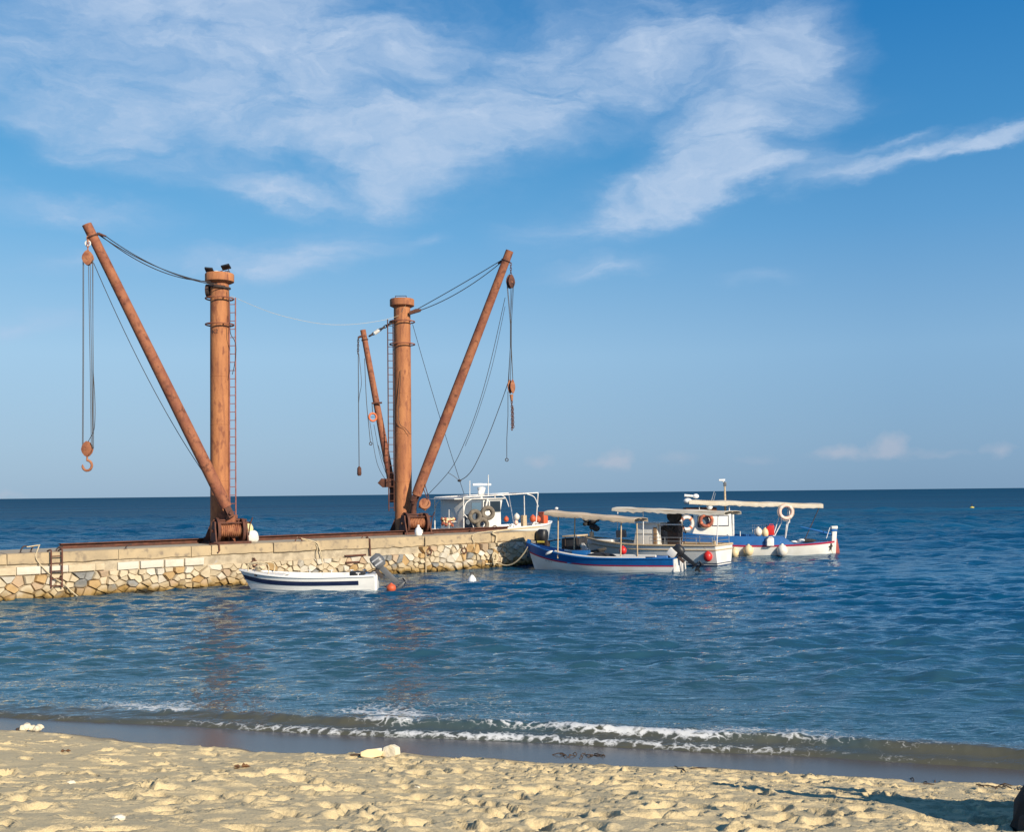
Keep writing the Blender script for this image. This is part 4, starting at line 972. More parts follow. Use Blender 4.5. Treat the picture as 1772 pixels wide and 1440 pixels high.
def outboard(root, o, tilt, cowl, leg, scale=1.0, stripe=None, yaw=0):
    """outboard motor hung on a transom at o, tilted up by tilt degrees; faces -x"""
    o = Vector(o); rt = RZ(yaw) @ RY(tilt); P = lambda x, y, z: o + rt @ (Vector((x, y, z)) * scale)
    tr = lambda b: [P(*v) for v in b.v]
    q = MB(); secs = [(-.02, .12, .10, .16), (.05, .17, .14, .22), (.2, .19, .15, .25), (.34, .17, .14, .23), (.42, .11, .10, .15)]
    vs = []; nn = 14
    for (z, ry, rx, rb) in secs:
        for k in range(nn):
            a = 2 * math.pi * k / nn; c_, s_ = math.cos(a), math.sin(a)
            x = -.12 + (rb if c_ < 0 else rx) * (abs(c_) ** .7) * (1 if c_ > 0 else -1); vs.append((x, ry * (abs(s_) ** .7) * (1 if s_ > 0 else -1), z))
    fs = [tuple(range(nn - 1, -1, -1)), tuple(range((len(secs) - 1) * nn, len(secs) * nn))]
    for i in range(len(secs) - 1):
        for k in range(nn): fs.append((i * nn + k, i * nn + (k + 1) % nn, (i + 1) * nn + (k + 1) % nn, (i + 1) * nn + k))
    q.add([P(*v) for v in vs], fs); ob = q.build('outboard_motor', cowl, root)
    b = MB().prism([(-.02, 0), (-.2, 0), (-.23, -.4), (-.25, -.72), (-.13, -.72), (-.07, -.4)], 'xz', .1); MB().add(tr(b), b.f).build('motor_leg', leg, ob, bevel=.012 * scale)
    b = MB().prism([(.0, -.66), (-.36, -.66), (-.38, -.69), (.0, -.70)], 'xz', .2); b.lathe([(.01, -.2), (.05, -.14), (.06, .05), (.045, .16), (.015, .2)], 12, (-.2, 0, -.82), RY(90)); b.prism([(-.05, -.84), (-.2, -.84), (-.16, -1.0), (-.1, -1.0)], 'xz', .02)
    MB().add(tr(b), b.f).build('gear_case', leg, ob)
    b = MB()
    for k in range(3): b.box(Vector((-.40, 0, -.82)) + RX(k * 120) @ Vector((0, 0, .075)), (.02, .08, .13), RX(k * 120) @ RZ(35))
    b.cyl((-.36, 0, -.82), (-.44, 0, -.82), .035, .02, n=10); MB().add(tr(b), b.f).build('propeller', leg, ob)
    b = MB().box((.05, 0, -.12), (.1, .2, .3)); b.box((.0, 0, .02), (.16, .14, .08)); MB().add(tr(b), b.f).build('clamp_bracket', 'iron_dark', ob, bevel=.01)
    if stripe:
        for z0, z1 in ((.10, .17), (.25, .31)):
            b = MB()
            for sd in (-1, 1): b.prism([(-.30, z0), (-.02, z0 + .02), (-.02, z1), (-.28, z1 - .02)], 'xz', .012, (0, sd * .182, 0))
            MB().add(tr(b), b.f).build('cowl_stripe', stripe, ob)
    b = MB().tube([(.06, 0, .04), (.3, .02, .1), (.52, .04, .13)], .022, 7); MB().add(tr(b), b.f).build('tiller_handle', 'black_plastic', ob)
    return ob
def awning(root, x0, x1, z0, z1, w, matn, side=.2, arch=.12, n=40, seams=True):
    """canvas awning over ridge and side ropes, hanging a little at its edges"""
    vs = []; fs = []; prof = [(-1.02, -side), (-1, -side * .1), (-.55, arch * .6), (0, arch), (.55, arch * .6), (1, -side * .1), (1.02, -side)]; m = len(prof)
    for i in range(n + 1):
        t = i / n; x = x0 + (x1 - x0) * t; z = z0 + (z1 - z0) * t; sg = .035 * math.sin(t * math.pi * 3) ** 2
        for j, (py_, pz) in enumerate(prof):
            rag = (mnoise.noise((x * 5.1, j, 2)) * .07 if j in (0, m - 1) else mnoise.noise((x * 1.3, j * .6, 7)) * .025)
            vs.append((x, py_ * w / 2, z + pz - sg + rag))
    for i in range(n):
        for j in range(m - 1): fs.append((i * m + j, (i + 1) * m + j, (i + 1) * m + j + 1, i * m + j + 1))
    b0 = len(vs); vs += [(v[0], v[1] * .985, v[2] - .015) for v in vs]; fs += [tuple(b0 + i for i in f[::-1]) for f in fs]
    for i in range(n): fs += [(i * m, i * m + b0, (i + 1) * m + b0, (i + 1) * m), (i * m + m - 1, (i + 1) * m + m - 1, (i + 1) * m + m - 1 + b0, i * m + m - 1 + b0)]
    for j in range(m - 1): fs += [(j, j + 1, j + 1 + b0, j + b0), (n * m + j, n * m + j + b0, n * m + j + 1 + b0, n * m + j + 1)]
    o = MB().add(vs, fs).build('awning', matn, root, smooth=50)
    b = MB(); b.cyl((x0, 0, z0 + arch - .05), (x1, 0, z1 + arch - .05), .025, n=7)
    for sd in (-1, 1): b.cyl((x0, sd * w * .49, z0 - side * .25), (x1, sd * w * .49, z1 - side * .25), .02, n=6)
    b.build('awning_pole', 'wood_pale', o)
    return o
def pole(root, nm, a, b, r, m='wood_pale', r1=None): return MB().cyl(a, b, r, r1, 8).build(nm, m, root)
def ball_fender(nm, label, c, r, matn, cat='fender', group='round fenders on the boats', top=None, long=1.15):
    c = Vector(c); e = thing(nm, label, cat, c - Vector((0, 0, r)), 0, group)
    MB().ball((0, 0, r), r, 20, (1, 1, long)).build('body', matn, e)
    MB().cyl((0, 0, r + r * long * .93), (0, 0, r + r * long * 1.14), r * .3, r * .2, 10).build('neck', matn, e)
    if top is not None: MB().tube([(0, 0, r * 2.1), Vector(top) - c + Vector((0, 0, r))], .012, 5).build('lanyard', 'rope_cream', e)
    return e
def life_ring(label, c, rz, m1, m2, Rr=.3, tilt=0):
    e = thing('life_ring', label, 'life ring', c, R(rz), 'life rings on the boats')
    rot = RY(tilt) @ RX(90)
    MB().torus((0, 0, 0), Rr, .085, rot, 36, 10).build('ring_body', m1, e)
    for k in range(4):
        a = math.pi / 4 + k * math.pi / 2; MB().torus((0, 0, 0), Rr, .089, rot, 5, 10, (a - .16, a + .16)).build('band', m2, e)
    b = MB()
    for k in range(4):
        a0 = math.pi / 4 + k * math.pi / 2; pts = [rot @ Vector((math.cos(a0 + j / 6 * math.pi / 2) * (Rr + .09 + .03 * math.sin(j / 6 * math.pi)), math.sin(a0 + j / 6 * math.pi / 2) * (Rr + .09 + .03 * math.sin(j / 6 * math.pi)), 0)) for j in range(7)]; b.tube(pts, .009, 5)
    b.build('grab_line', 'rope_cream', e)
    return e
def W2(root_loc, rz, p):                                        # boat coordinates to world
    return Vector(root_loc) + Matrix.Rotation(rz, 3, 'Z') @ Vector(p)
def toLocal(loc, rz, w): return Matrix.Rotation(-rz, 3, 'Z') @ (Vector(w) - Vector(loc))
def atboat(loc, rz, px, py, ly=0.0):
    """boat coordinates of the point at that pixel on the boat's own fore-and-aft plane ly"""
    nrm = Matrix.Rotation(rz, 3, 'Z') @ Vector((0, 1, 0)); d = ray(px, py); p0 = W2(loc, rz, (0, ly, 0))
    t = (p0 - CAM).dot(nrm) / d.dot(nrm); return toLocal(loc, rz, CAM + d * t)

# --- white dinghy with navy band
LA, RA = (onz(540, 1030, 0) + Vector((-.27, .75, 0))), R(180)
LA.z = 0; A = thing('motor_dinghy', 'small white open dinghy with navy band and tilted grey outboard by the stone wall', 'dinghy', LA, RA)
h = Hull(4.62, 1.7, (.60, .58, .80), -.25, .84, .5, 2.5, .3, .55)
wl = lambda t: h.vz(t, .045 + .03 * t * t * 3)
h.band(wl, 1, m=8).build('hull', 'white_gel', A, smooth=60)
h.band(0, wl, m=4).build('bottom', 'blue_antifoul', A, smooth=60)
h.band(lambda t: .66 + .0 * t, lambda t: .83, .11, .995, out=.012, m=2).build('navy_band', 'navy_paint', A, smooth=60)
h.band(lambda t: .46, lambda t: .50, .02, .97, out=.018, m=2).build('spray_rail', 'white_gel', A, smooth=60)
h.inner(.36, .07).build('cockpit', 'white_gel', A, smooth=30)
h.gunwale(.04).build('gunwale', 'white_gel', A)
h.deck(-.01, .66, .985, .03).build('foredeck', 'white_gel', A)
for x_ in (-.9, .25): MB().box((x_, 0, .46), (.32, 1.4, .05)).build('thwart', 'white_gel', A, bevel=.012)
MB().box((-2.12, 0, .6), (.3, 1.3, .06)).build('stern_seat', 'white_gel', A, bevel=.015)
b = MB()
for yy in (.38, -.38): b.tube(path([(1.95, yy * .7, .74), (1.95, yy * .7, 1.02), (1.6, yy, 1.03), (1.25, yy * 1.15, .98), (1.25, yy * 1.15, .66)], 4), .022, 7)
b.tube([(1.95, .27, .99), (1.95, -.27, .99)], .02, 7); b.tube([(1.6, .38, .9), (1.6, -.38, .9)], .02, 7); b.build('bow_rail', 'rope_cream', A)
MB().ball((1.62, 0, .86), .15, 10, (1.3, 1.2, .7)).build('rope_heap', 'rope_cream', A, smooth=60)
for x_ in (.1, -.65, -1.35, -1.8):
    for sd in (1, -1):
        c_ = h.on(x_, 1, sd); b = MB(); b.cyl(c_ + Vector((0, 0, .02)), c_ + Vector((0, 0, .11)), .018, n=8); b.cyl(c_ + Vector((-.07, 0, .11)), c_ + Vector((.07, 0, .115)), .016, n=8); b.build('cleat', 'white_metal', A)
for sd in (1, -1):
    c_ = h.pt(.86, .93, sd); MB().ball(c_ + Vector((0, sd * .004, -.0)), .055, 12, (1.4, .3, .6)).build('fairlead', 'iron_dark', A)
MB().box((-2.33, 0, .34), (.06, .6, .5)).build('motor_board', 'white_gel', A, bevel=.01)
outboard(A, (-2.36, 0, .76), 40, 'grey_plastic', 'grey_plastic', 1.12, 'silver_plastic', 6)
MB().box((-1.7, .2, .66), (.5, .35, .14)).build('fuel_tank', 'black_plastic', A, bevel=.03)
tag(ball_fender('float', 'small orange red float in the water below the dinghy outboard', ony(677, 1018, LA.y - .75), .16, 'orange_plastic', 'float', 'small floats', None, .9))

# --- blue and white boat with awning and tiller outboard
LB, RB = Vector((3.56, 44.25, 0)), R(154.5)
Bt = thing('fishing_boat', 'wooden fishing boat with bright blue gunwale, white hull and tan awning, bow to the pier', 'boat', LB, RB)
h = Hull(6.6, 1.95, (.66, .64, 1.20), -.35, .72, .42, 2.2, .34, .6)
wl = lambda t: h.vz(t, .06)
split = lambda t: .735 - .04 * max(0, t - .5)
h.band(wl, lambda t: split(t) - .055, m=9).build('hull', 'white_paint', Bt, smooth=60)
h.band(0, wl, m=4).build('bottom', 'red_antifoul', Bt, smooth=60)
h.band(lambda t: split(t) - .055, split, m=1, out=.004).build('red_line', 'red_line', Bt, smooth=60)
h.band(split, 1, m=3, out=.006).build('blue_strake', 'blue_paint', Bt, smooth=60)
for vv in (.45, .58, .7):
    h.band(lambda t: split(t) * vv, lambda t: split(t) * vv + .012, .01, .97, m=1, out=.008).build('plank_seam', 'white_paint', Bt, smooth=60)
h.inner(.42, .06).build('cockpit', 'blue_light', Bt, smooth=30)
h.gunwale(.035).build('gunwale', 'blue_paint', Bt)
h.deck(.10, .74, .97, .05).build('foredeck', 'blue_light', Bt)
b = MB()
for sd in (1, -1): b.tube([h.pt(t, 1, sd, .17) + Vector((0, 0, .015)) for t in [.17 + .6 * i / 12 for i in range(13)]], .06, 6)
b.build('side_deck', 'white_paint', Bt)
MB().box((3.22, 0, 1.13), (.16, .10, .40), RY(-14)).build('stem_head', 'blue_paint', Bt, bevel=.015)
MB().box((-3.32, 0, .32), (.06, 1.2, .64)).build('transom', 'white_worn', Bt, bevel=.01)
for x_ in (-2.2, -.6, 1.0): MB().box((x_, 0, .42), (.3, 1.5, .05)).build('thwart', 'blue_paint', Bt, bevel=.01)
a0_ = atboat(LB, RB, 949, 884, .4); a1_ = atboat(LB, RB, 1104, 897, .4)
awning(Bt, a0_.x, a1_.x, a0_.z - .02, a1_.z - .02, 1.7, 'canvas', .15, .04)
for (p0_, p1_, yy) in (((965, 960), (966, 889), .72), ((1074, 968), (1075, 903), .72), ((993, 940), (995, 892), -.72), ((1103, 962), (1102, 905), -.72)):
    c0, c1 = atboat(LB, RB, *p0_, yy), atboat(LB, RB, *p1_, yy); c0.z = .6; pole(Bt, 'awning_post', c0, c1, .03)
c0 = atboat(LB, RB, 963, 880, 0); MB().ball(c0, .07, 8, (1.2, 1, .8)).build('pole_end', 'white_metal', Bt)
MB().ball((-.1, .1, .62), .38, 14, (1.9, .9, .55)).build('tarp_heap', 'tarp_dark', Bt, smooth=60)
MB().box((.9, -.2, .72), (.7, .6, .34), RZ(12)).build('engine_box', 'blue_paint', Bt, bevel=.03)
MB().box((-2.7, .25, .66), (.6, .4, .1), RY(8)).build('stern_board', 'blue_light', Bt, bevel=.01)
outboard(Bt, (-3.42, .1, .72), 46, 'black_plastic', 'black_plastic', 1.0, None, 4)
b = MB().box((-3.15, .1, .86), (.34, .5, .3), RY(-38)); b.build('motor_cover', 'white_worn', Bt, bevel=.02)
b = MB().tube([(-3.5, -.3, .5), (-3.55, -.3, -.1)], .03, 6); b.tube([(-3.35, .5, .5), (-3.6, .5, -.15)], .012, 5); b.build('rudder_rod', 'white_metal', Bt)
b = MB()                                                       # name painted in small dark strokes below the red line, near the bow
for i in range(5):
    t = .855 - i * .013; a_ = h.pt(t, split(t) - .075, 1); c_ = h.pt(t, split(t) - .115, 1); b.tube([a_ + Vector((0, .008, 0)), c_ + Vector((.02 * (i % 2), .008, 0))], .007, 4)
tag(b.build('painted_name', 'iron_dark', Bt), kind='stuff')
b = MB().ball(h.pt(.80, 1.0, 1) + Vector((0, .06, -.06)), .12, 10, (1.6, .5, .5), RY(25)); b.build('rag', 'white_worn', Bt)
tag(ball_fender('buoy', 'small red buoy standing inside the blue boat against its awning post', W2(LB, RB, atboat(LB, RB, 1078, 953, .45)), .15, 'red_plastic', 'buoy', 'round fenders on the boats'))

# --- white boat with red fender, between the blue boats
LC, RC = Vector((6.05, 47.9, 0)), R(148)
Cb = thing('cabin_boat', 'white boat with low cabin, cream awning and wood rubbing strake behind the blue boat', 'boat', LC, RC)
h = Hull(7.0, 2.35, (1.0, .98, 1.30), -.4, .86, .5, 2.3, .28, .55)
wl = lambda t: h.vz(t, .16); wl2 = lambda t: h.vz(t, .21); wl3 = lambda t: h.vz(t, .25)
h.band(wl3, 1, m=8).build('hull', 'white_paint', Cb, smooth=60)
h.band(wl2, wl3, m=1, out=.004).build('boot_line', 'navy_paint', Cb, smooth=60)
h.band(wl, wl2, m=1).build('white_line', 'white_paint', Cb, smooth=60)
h.band(0, wl, m=4).build('bottom', 'blue_antifoul', Cb, smooth=60)
h.deck(.16, .01, .97, .05, 20, .04).build('deck', 'wood_pale', Cb)
h.gunwale(.045).build('gunwale', 'wood_pale', Cb)
h.gunwale(.03, .86).build('rubbing_strake', 'wood_pale', Cb)
cx0, cx1 = atboat(LC, RC, 1140, 925, .5).x, atboat(LC, RC, 1101, 925, .5).x
wz = atboat(LC, RC, 1110, 907, .55).z; bz0 = .95
pr = [(cx0, bz0), (cx1 + .12, bz0), (cx1 - .08, wz), (cx0 + .05, wz)]
cab = MB().prism(pr, 'xz', 1.15).build('wheelhouse', 'white_paint', Cb, bevel=.02)
MB().box(((cx0 + cx1) / 2, 0, wz + .03), (cx1 - cx0 + .2, 1.3, .05)).build('cabin_roof', 'white_paint', cab, bevel=.015)
MB().box((cx0 + .14, .58, (bz0 + wz) / 2 - .04), (.16, .03, wz - bz0 - .2)).build('cabin_door', 'wood', cab, bevel=.006)
MB().box((cx0 - .02, .4, (bz0 + wz) / 2), (.06, .06, wz - bz0)).build('door_post', 'white_metal', cab)
MB().box((cx0 - .03, 0, (bz0 + wz) / 2), (.05, .6, .7)).build('dark_opening_panel', 'black_plastic', cab)  # solid black panel stands in for the shaded inside of the cabin
b = MB(); b.tube([(cx0, .6, bz0 + .5), (cx1 + .02, .6, bz0 + .5)], .012, 5); b.build('hand_rail', 'steel_rail', cab)
MB().box((cx0 - .55, .5, wz - .02), (1.1, .06, .05)).build('roof_beam', 'white_metal', cab)
a0_ = atboat(LC, RC, 1064, 879, .7); a1_ = atboat(LC, RC, 1258, 886, .7)
awning(Cb, a0_.x, a1_.x, a0_.z, a1_.z, 2.0, 'canvas_white', .13, .03)
for (p0_, p1_, yy) in (((1113, 935), (1113, 884), .85), ((1240, 938), (1243, 888), .85), ((1180, 935), (1182, 888), -.85), ((1068, 935), (1069, 882), -.85)):
    c0, c1 = atboat(LC, RC, *p0_, yy), atboat(LC, RC, *p1_, yy); c0.z = .95; pole(Cb, 'awning_post', c0, c1, .025, 'white_metal')
dc = atboat(LC, RC, 1167, 893, 0)
rt = RX(90); dm_ = MB().lathe([(.05, -.22), (.27, -.22), (.29, -.16), (.2, -.12), (.2, .12), (.29, .16), (.27, .22), (.05, .22)], 22, dc, rt).build('net_drum', 'rubber', Cb)
MB().box((dc.x, 0, (dc.z - .25 + .9) / 2), (.5, .5, dc.z - 1.15)).build('drum_stand', 'iron_dark', dm_, bevel=.03)
ns = atboat(LC, RC, 1160, 913, .1); MB().ball(ns, .3, 12, (1.2, .9, .7)).build('net_heap', 'net_dark', Cb, smooth=60)
b = MB()
for k in range(3): b.tube(path([ns + Vector((.4 - .5 * k, .2, -.2)), ns + Vector((.1 - .4 * k, .25, .1)), ns + Vector((-.3 - .25 * k, .2, -.25))], 4), .025, 6)
b.build('hose', 'rubber', Cb)
pc = atboat(LC, RC, 1024, 930, 0); MB().cyl((pc.x, 0, .95), (pc.x, 0, 1.48), .13, .10, 12).build('bow_bitt', 'wood_pale', Cb)
b = MB(); rb = random.Random(4)
for k in range(16):
    c_ = Vector((pc.x + rb.uniform(-.28, .32), rb.uniform(-.15, .15), 1.5 + rb.uniform(0, .62))); b.ball(c_, rb.uniform(.08, .17), 8, (1.2, 1, .9))
b.build('net_bundle', 'net_dark', Cb, smooth=70)
pole(Cb, 'flag_pole', (pc.x, 0, 1.4), (pc.x + .06, 0, 2.2), .02, 'iron_dark')
bc = atboat(LC, RC, 1075, 924, 0); MB().box(bc, (.40, .3, .34), RY(5)).build('plotter_box', 'grey_plastic', Cb, bevel=.03)
pole(Cb, 'box_stand', (bc.x, 0, .95), (bc.x, 0, bc.z - .15), .04, 'iron_dark')
MB().box((bc.x + .9, .1, 1.06), (1.3, .8, .2)).build('hatch', 'white_paint', Cb, bevel=.03)
b = MB()
for t in [.02 + .1 * i for i in range(5)]:
    for sd in (1, -1): p_ = h.pt(t, 1, sd, .04); b.cyl(p_, p_ + Vector((0, 0, .34)), .014, n=6)
for sd in (1, -1):
    for dz in (.18, .34): b.tube([h.pt(.02 + .1 * i, 1, sd, .04) + Vector((0, 0, dz)) for i in range(5)], .013, 6)
for dz in (.18, .34): b.tube([h.pt(.02, 1, 1, .04) + Vector((0, 0, dz)), h.pt(.02, 1, -1, .04) + Vector((0, 0, dz))], .013, 6)
b.build('stern_rail', 'steel_rail', Cb)
MB().box((-3.3, .6, .75), (.1, .1, .9)).build('rudder_post', 'wood_pale', Cb, bevel=.01)
fw = W2(LC, RC, h.pt(.075, .6, 1) + Vector((0, .17, 0)))
ball_fender('fender', 'bright red ball fender on the stern quarter of the white boat', ony(1225, 963.5, fw.y), .19, 'red_plastic', top=W2(LC, RC, h.pt(.08, 1, 1)))

# --- white boat with blue bulwark and red bottom, right
LD, RD = Vector((11.15, 52.4, 0)), R(180)
D = thing('fishing_boat', 'white fishing boat with blue bulwark, red bottom and wheelhouse, farthest to the right', 'boat', LD, RD)
h = Hull(9.05, 2.75, (.82, .70, 1.1), -.5, .8, .35, 3.2, .34, .45, True)
wl = lambda t: h.vz(t, .14)
h.band(wl, .985, m=8).build('hull', 'white_paint', D, smooth=60)
h.band(0, wl, m=4).build('bottom', 'red_antifoul', D, smooth=60)
h.band(.93, 1, m=1, out=.012).build('red_strake', 'red_line', D, smooth=60)
h.band(.52, .545, .03, .97, m=1, out=.01).build('plank_seam', 'white_paint', D, smooth=60)
h.deck(.06, .03, .97, .05, 20, .05).build('deck', 'blue_light', D)
X = lambda px, py=940, ly=.9: atboat(LD, RD, px, py, ly).x
Z = lambda px, py, ly=.9: atboat(LD, RD, px, py, ly).z
xa, xb = X(1371), X(1190)
for sd in (1, -1):                                             # raised blue bulwark, sloping at its after end
    vs = []; nn = 20
    for i in range(nn + 1):
        x_ = xa + (3.6 - xa) * i / nn; p_ = h.on(x_, 1, sd); hh = .42 * min(1, max(.02, (x_ - xa) / .55))
        for (yy, zz) in ((.0, -.02), (0, hh), (-.05, hh), (-.05, -.02)): vs.append((x_, p_.y + sd * (yy + .0), p_.z + zz))
    fs = []
    for i in range(nn):
        for k in range(4): fs.append((i * 4 + k, (i + 1) * 4 + k, (i + 1) * 4 + (k + 1) % 4, i * 4 + (k + 1) % 4))
    MB().add(vs, fs + [(0, 1, 2, 3), (nn * 4 + 3, nn * 4 + 2, nn * 4 + 1, nn * 4)]).build('bulwark', 'blue_paint', D, smooth=30)
b = MB().box((-4.44, 0, .72), (.22, .2, 1.36), RY(-4)); b.build('stern_post', 'white_paint', D, bevel=.02)
MB().box((-4.48, 0, 1.46), (.3, .26, .14)).build('post_cap', 'white_paint', D, bevel=.03)
MB().box((-4.47, 0, 1.33), (.27, .23, .12)).build('post_band', 'blue_paint', D, bevel=.01)
MB().prism([(-4.62, .9), (-4.52, .9), (-4.5, -.3), (-4.75, -.3), (-4.72, .3)], 'xz', .05).build('rudder', 'red_antifoul', D)
tp0, tp1 = atboat(LD, RD, 1385, 912, 0), atboat(LD, RD, 1442, 926, 0)
MB().tube([tp1, tp0.lerp(tp1, .5) + Vector((0, 0, .02)), tp0], [.06, .05, .03], 8).build('tiller', 'blue_paint', D)
wx0, wx1, wxt = X(1268), X(1196), X(1213); wzb, wzt = .78, Z(1240, 888)
wh = MB().prism([(wx0, wzb), (wx1, wzb), (wx1 - .02, Z(1197, 929)), (wxt, wzt), (wx0 + .04, wzt)], 'xz', 1.7).build('wheelhouse', 'white_paint', D, bevel=.02)
MB().box(((wx0 + wxt) / 2, 0, wzt + .035), (wxt - wx0 + .22, 1.86, .06)).build('cabin_roof', 'white_paint', wh, bevel=.02)
for sd in (1, -1):
    for (pa, pb, gm_) in (((1233, 892), (1262, 911), 'white_gel'), ((1208, 893), (1227, 913), 'glass_blue')):
        x0_, x1_, z1_, z0_ = X(pb[0]), X(pa[0]), Z(1240, pa[1]), Z(1240, pb[1])
        w_ = MB().box(((x0_ + x1_) / 2, sd * .855, (z0_ + z1_) / 2), (x1_ - x0_, .03, z1_ - z0_)).build('window', 'navy_paint', wh)
        MB().box(((x0_ + x1_) / 2, sd * .864, (z0_ + z1_) / 2), (x1_ - x0_ - .08, .03, z1_ - z0_ - .08)).build('pane', gm_, w_)
for yy in (-.55, 0, .55): 
    dx_ = wxt - wx1; MB().box((wxt - .11, yy, (wzt + .0) - .36), (.02, .42, .42), RY(math.degrees(math.atan2(wx1 - wxt, wzt - 1.1)))).build('front_window', 'glass_dark', wh)
MB().box((wx0 - .012, .1, 1.45), (.03, .6, 1.2)).build('cabin_door', 'wood', wh, bevel=.005)
MB().cyl((wx0 - .06, .78, 1.0), (wx0 - .06, .78, wzt - .05), .05, n=8).build('exhaust_pipe', 'white_metal', wh)
a0_, a1_ = atboat(LD, RD, 1192, 865, .7), atboat(LD, RD, 1424, 872, .7)
awning(D, a0_.x, a1_.x, a0_.z + .0, a1_.z + .0, 1.5, 'canvas_white', .20, .02)
for (p0_, p1_, yy) in (((1335, 938), (1353, 903), .5), ((1358, 938), (1364, 903), .5), ((1352, 903), (1352, 878), .5), ((1366, 905), (1366, 878), .5), ((1335, 938), (1353, 878), -.5), ((1358, 938), (1364, 878), -.5)):
    c0, c1 = atboat(LD, RD, *p0_, yy), atboat(LD, RD, *p1_, yy); pole(D, 'awning_frame', c0, c1, .028, 'white_metal')
c0 = atboat(LD, RD, 1422, 877, 0); pole(D, 'awning_post', (c0.x + .1, 0, c0.z), (c0.x + .9, 0, .8), .02, 'iron_dark')
for px_ in (1210, 1262): c0 = atboat(LD, RD, px_, 880, .5); pole(D, 'awning_post', (c0.x, .5, wzt), (c0.x, .5, c0.z + .1), .025, 'white_metal')
mc0, mc1 = atboat(LD, RD, 1255, 866, 0), atboat(LD, RD, 1254, 838, 0)
mst = pole(D, 'mast', (mc0.x, 0, wzt), mc1, .055, 'wood_pale', .04)
MB().box(mc1 + Vector((-.01, 0, .0)), (.14, .1, .22)).build('mast_lamp', 'grey_plastic', mst, bevel=.02)
g0 = atboat(LD, RD, 1249, 831, 0); MB().box(g0, (.3, .12, .09)).build('antenna_head', 'white_gel', mst, bevel=.02)
pole(D, 'antenna_arm', mc1 + Vector((0, 0, .05)), g0 - Vector((0, 0, .02)), .02, 'white_metal')
b = MB(); r0_, r1_ = atboat(LD, RD, 1226, 884, .3), atboat(LD, RD, 1236, 850, .3)
b.cyl(r0_, r1_, .02, n=6); b.cyl(r0_ + Vector((-.1, 0, 0)), r1_ + Vector((-.06, 0, -.1)), .015, n=6); b.build('antenna_pole', 'steel_rail', D)
l0 = atboat(LD, RD, 1228, 877, .6); MB().ball(l0, .15, 12, (1, .9, 1)).build('search_light', 'white_gel', D)
q0 = atboat(LD, RD, 1190, 867, .6); MB().ball(q0, .16, 12, (1.3, .9, .8)).build('deck_lamp', 'white_gel', D)
q1 = atboat(LD, RD, 1204, 859, .6); MB().ball(q1, .13, 12, (1.2, .8, .9)).build('horn', 'white_gel', D)
MB().cyl(q1, q1 + Vector((.55, 0, .04)), .05, .07, n=10).build('horn_trumpet', 'white_metal', D)
MB().box(((wx0 + wx1) / 2 + .4, 0, wzt + .18), (1.5, .9, .16)).build('roof_rack', 'rust_dark', D, bevel=.03)
b = MB(); b.ball(atboat(LD, RD, 1395, 936, .2), .2, 10, (2.6, 1, .5)); b.build('rope_heap', 'net_dark', D, smooth=60)
MB().torus(atboat(LD, RD, 1386, 936, .5), .14, .045, RX(20), 20, 7).build('rope_coil', 'sack_white', D)
MB().torus(atboat(LD, RD, 1373, 937, .5) + Vector((0, 0, -.03)), .12, .045, RX(10), 20, 7).build('rope_coil', 'sack_white', D)
pole(D, 'stern_stanchion', atboat(LD, RD, 1430, 932, .3), atboat(LD, RD, 1436, 913, .3), .018, 'white_metal')
b = MB(); a_ = atboat(LD, RD, 1428, 948, .32); b.tube([a_ + Vector((.25, 0, .12)), a_, a_ + Vector((-.35, .02, .08))], .045, 7); b.tube([a_ + Vector((-.3, .02, .2)), a_ + Vector((-.26, .02, -.12))], .04, 7); b.build('anchor', 'iron_dark', D)
b = MB(); b.tube([atboat(LD, RD, 1432, 937, .2), atboat(LD, RD, 1430, 955, .3), atboat(LD, RD, 1425, 966, .35)], .012, 5); b.tube([atboat(LD, RD, 1434, 940, .2), atboat(LD, RD, 1444, 966, .2)], .012, 5); b.build('mooring_line', 'rope_cream', D)
b = MB()
for k in range(9): x_ = X(1318) - k * .09; b.cyl((x_, -1.0, 1.15), (x_, -1.0, 1.62), .012, n=5)
b.cyl((X(1318), -1.0, 1.6), (X(1318) - .75, -1.0, 1.6), .012, n=5); b.build('far_rail', 'white_metal', D)
for px_ in (1268, 1281): p_ = atboat(LD, RD, px_, 930, 1.1); pole(D, 'bulwark_cleat', (p_.x, p_.y, 1.05), (p_.x, p_.y, 1.36), .02, 'white_metal')
wD = lambda px, py, ly: W2(LD, RD, atboat(LD, RD, px, py, ly))
life_ring('faded pink life ring hung under the awning edge over open water', wD(1360, 886, .92), 8, 'ring_faded', 'ring_white', .31)
life_ring('dark red life ring hung in front of the wheelhouse window', wD(1222, 901, 1.05), 0, 'ring_rust', 'ring_orange', .27, 20)
life_ring('pale cream life ring with orange bands at the forward end of the wheelhouse', wD(1188, 906, 1.05), 14, 'ring_white', 'ring_orange', .29)
hullD = h
def hang(px, py, r): 
    x_ = X(px, py, 1.5); p_ = hullD.on(x_, .6, 1); return W2(LD, RD, (x_, p_.y + r + .03, Z(px, py, p_.y + r)))
ball_fender('fender', 'yellowish cream ball fender hanging on the white hull below blue bulwark', hang(1296, 953, .22), .23, 'fender_cream', top=hang(1297, 938, .0))
ball_fender('fender', 'large white ball fender hanging near the red bottom at the stern end', hang(1355, 953, .24), .25, 'fender_white', top=hang(1357, 937, .0))
ball_fender('fender', 'white ball fender lying on the blue bulwark beside the red jerrycan', wD(1312, 921, .95), .19, 'fender_white', top=None)
ball_fender('fender', 'upright cream fender between the white ball and the red jerrycan', wD(1324, 923, 1.0), .16, 'fender_cream', top=None, long=1.5)
ball_fender('fender', 'half hidden cream fender low on the hull behind the white boat stern', hang(1272, 957, .2), .2, 'fender_cream', top=hang(1272, 940, 0.))
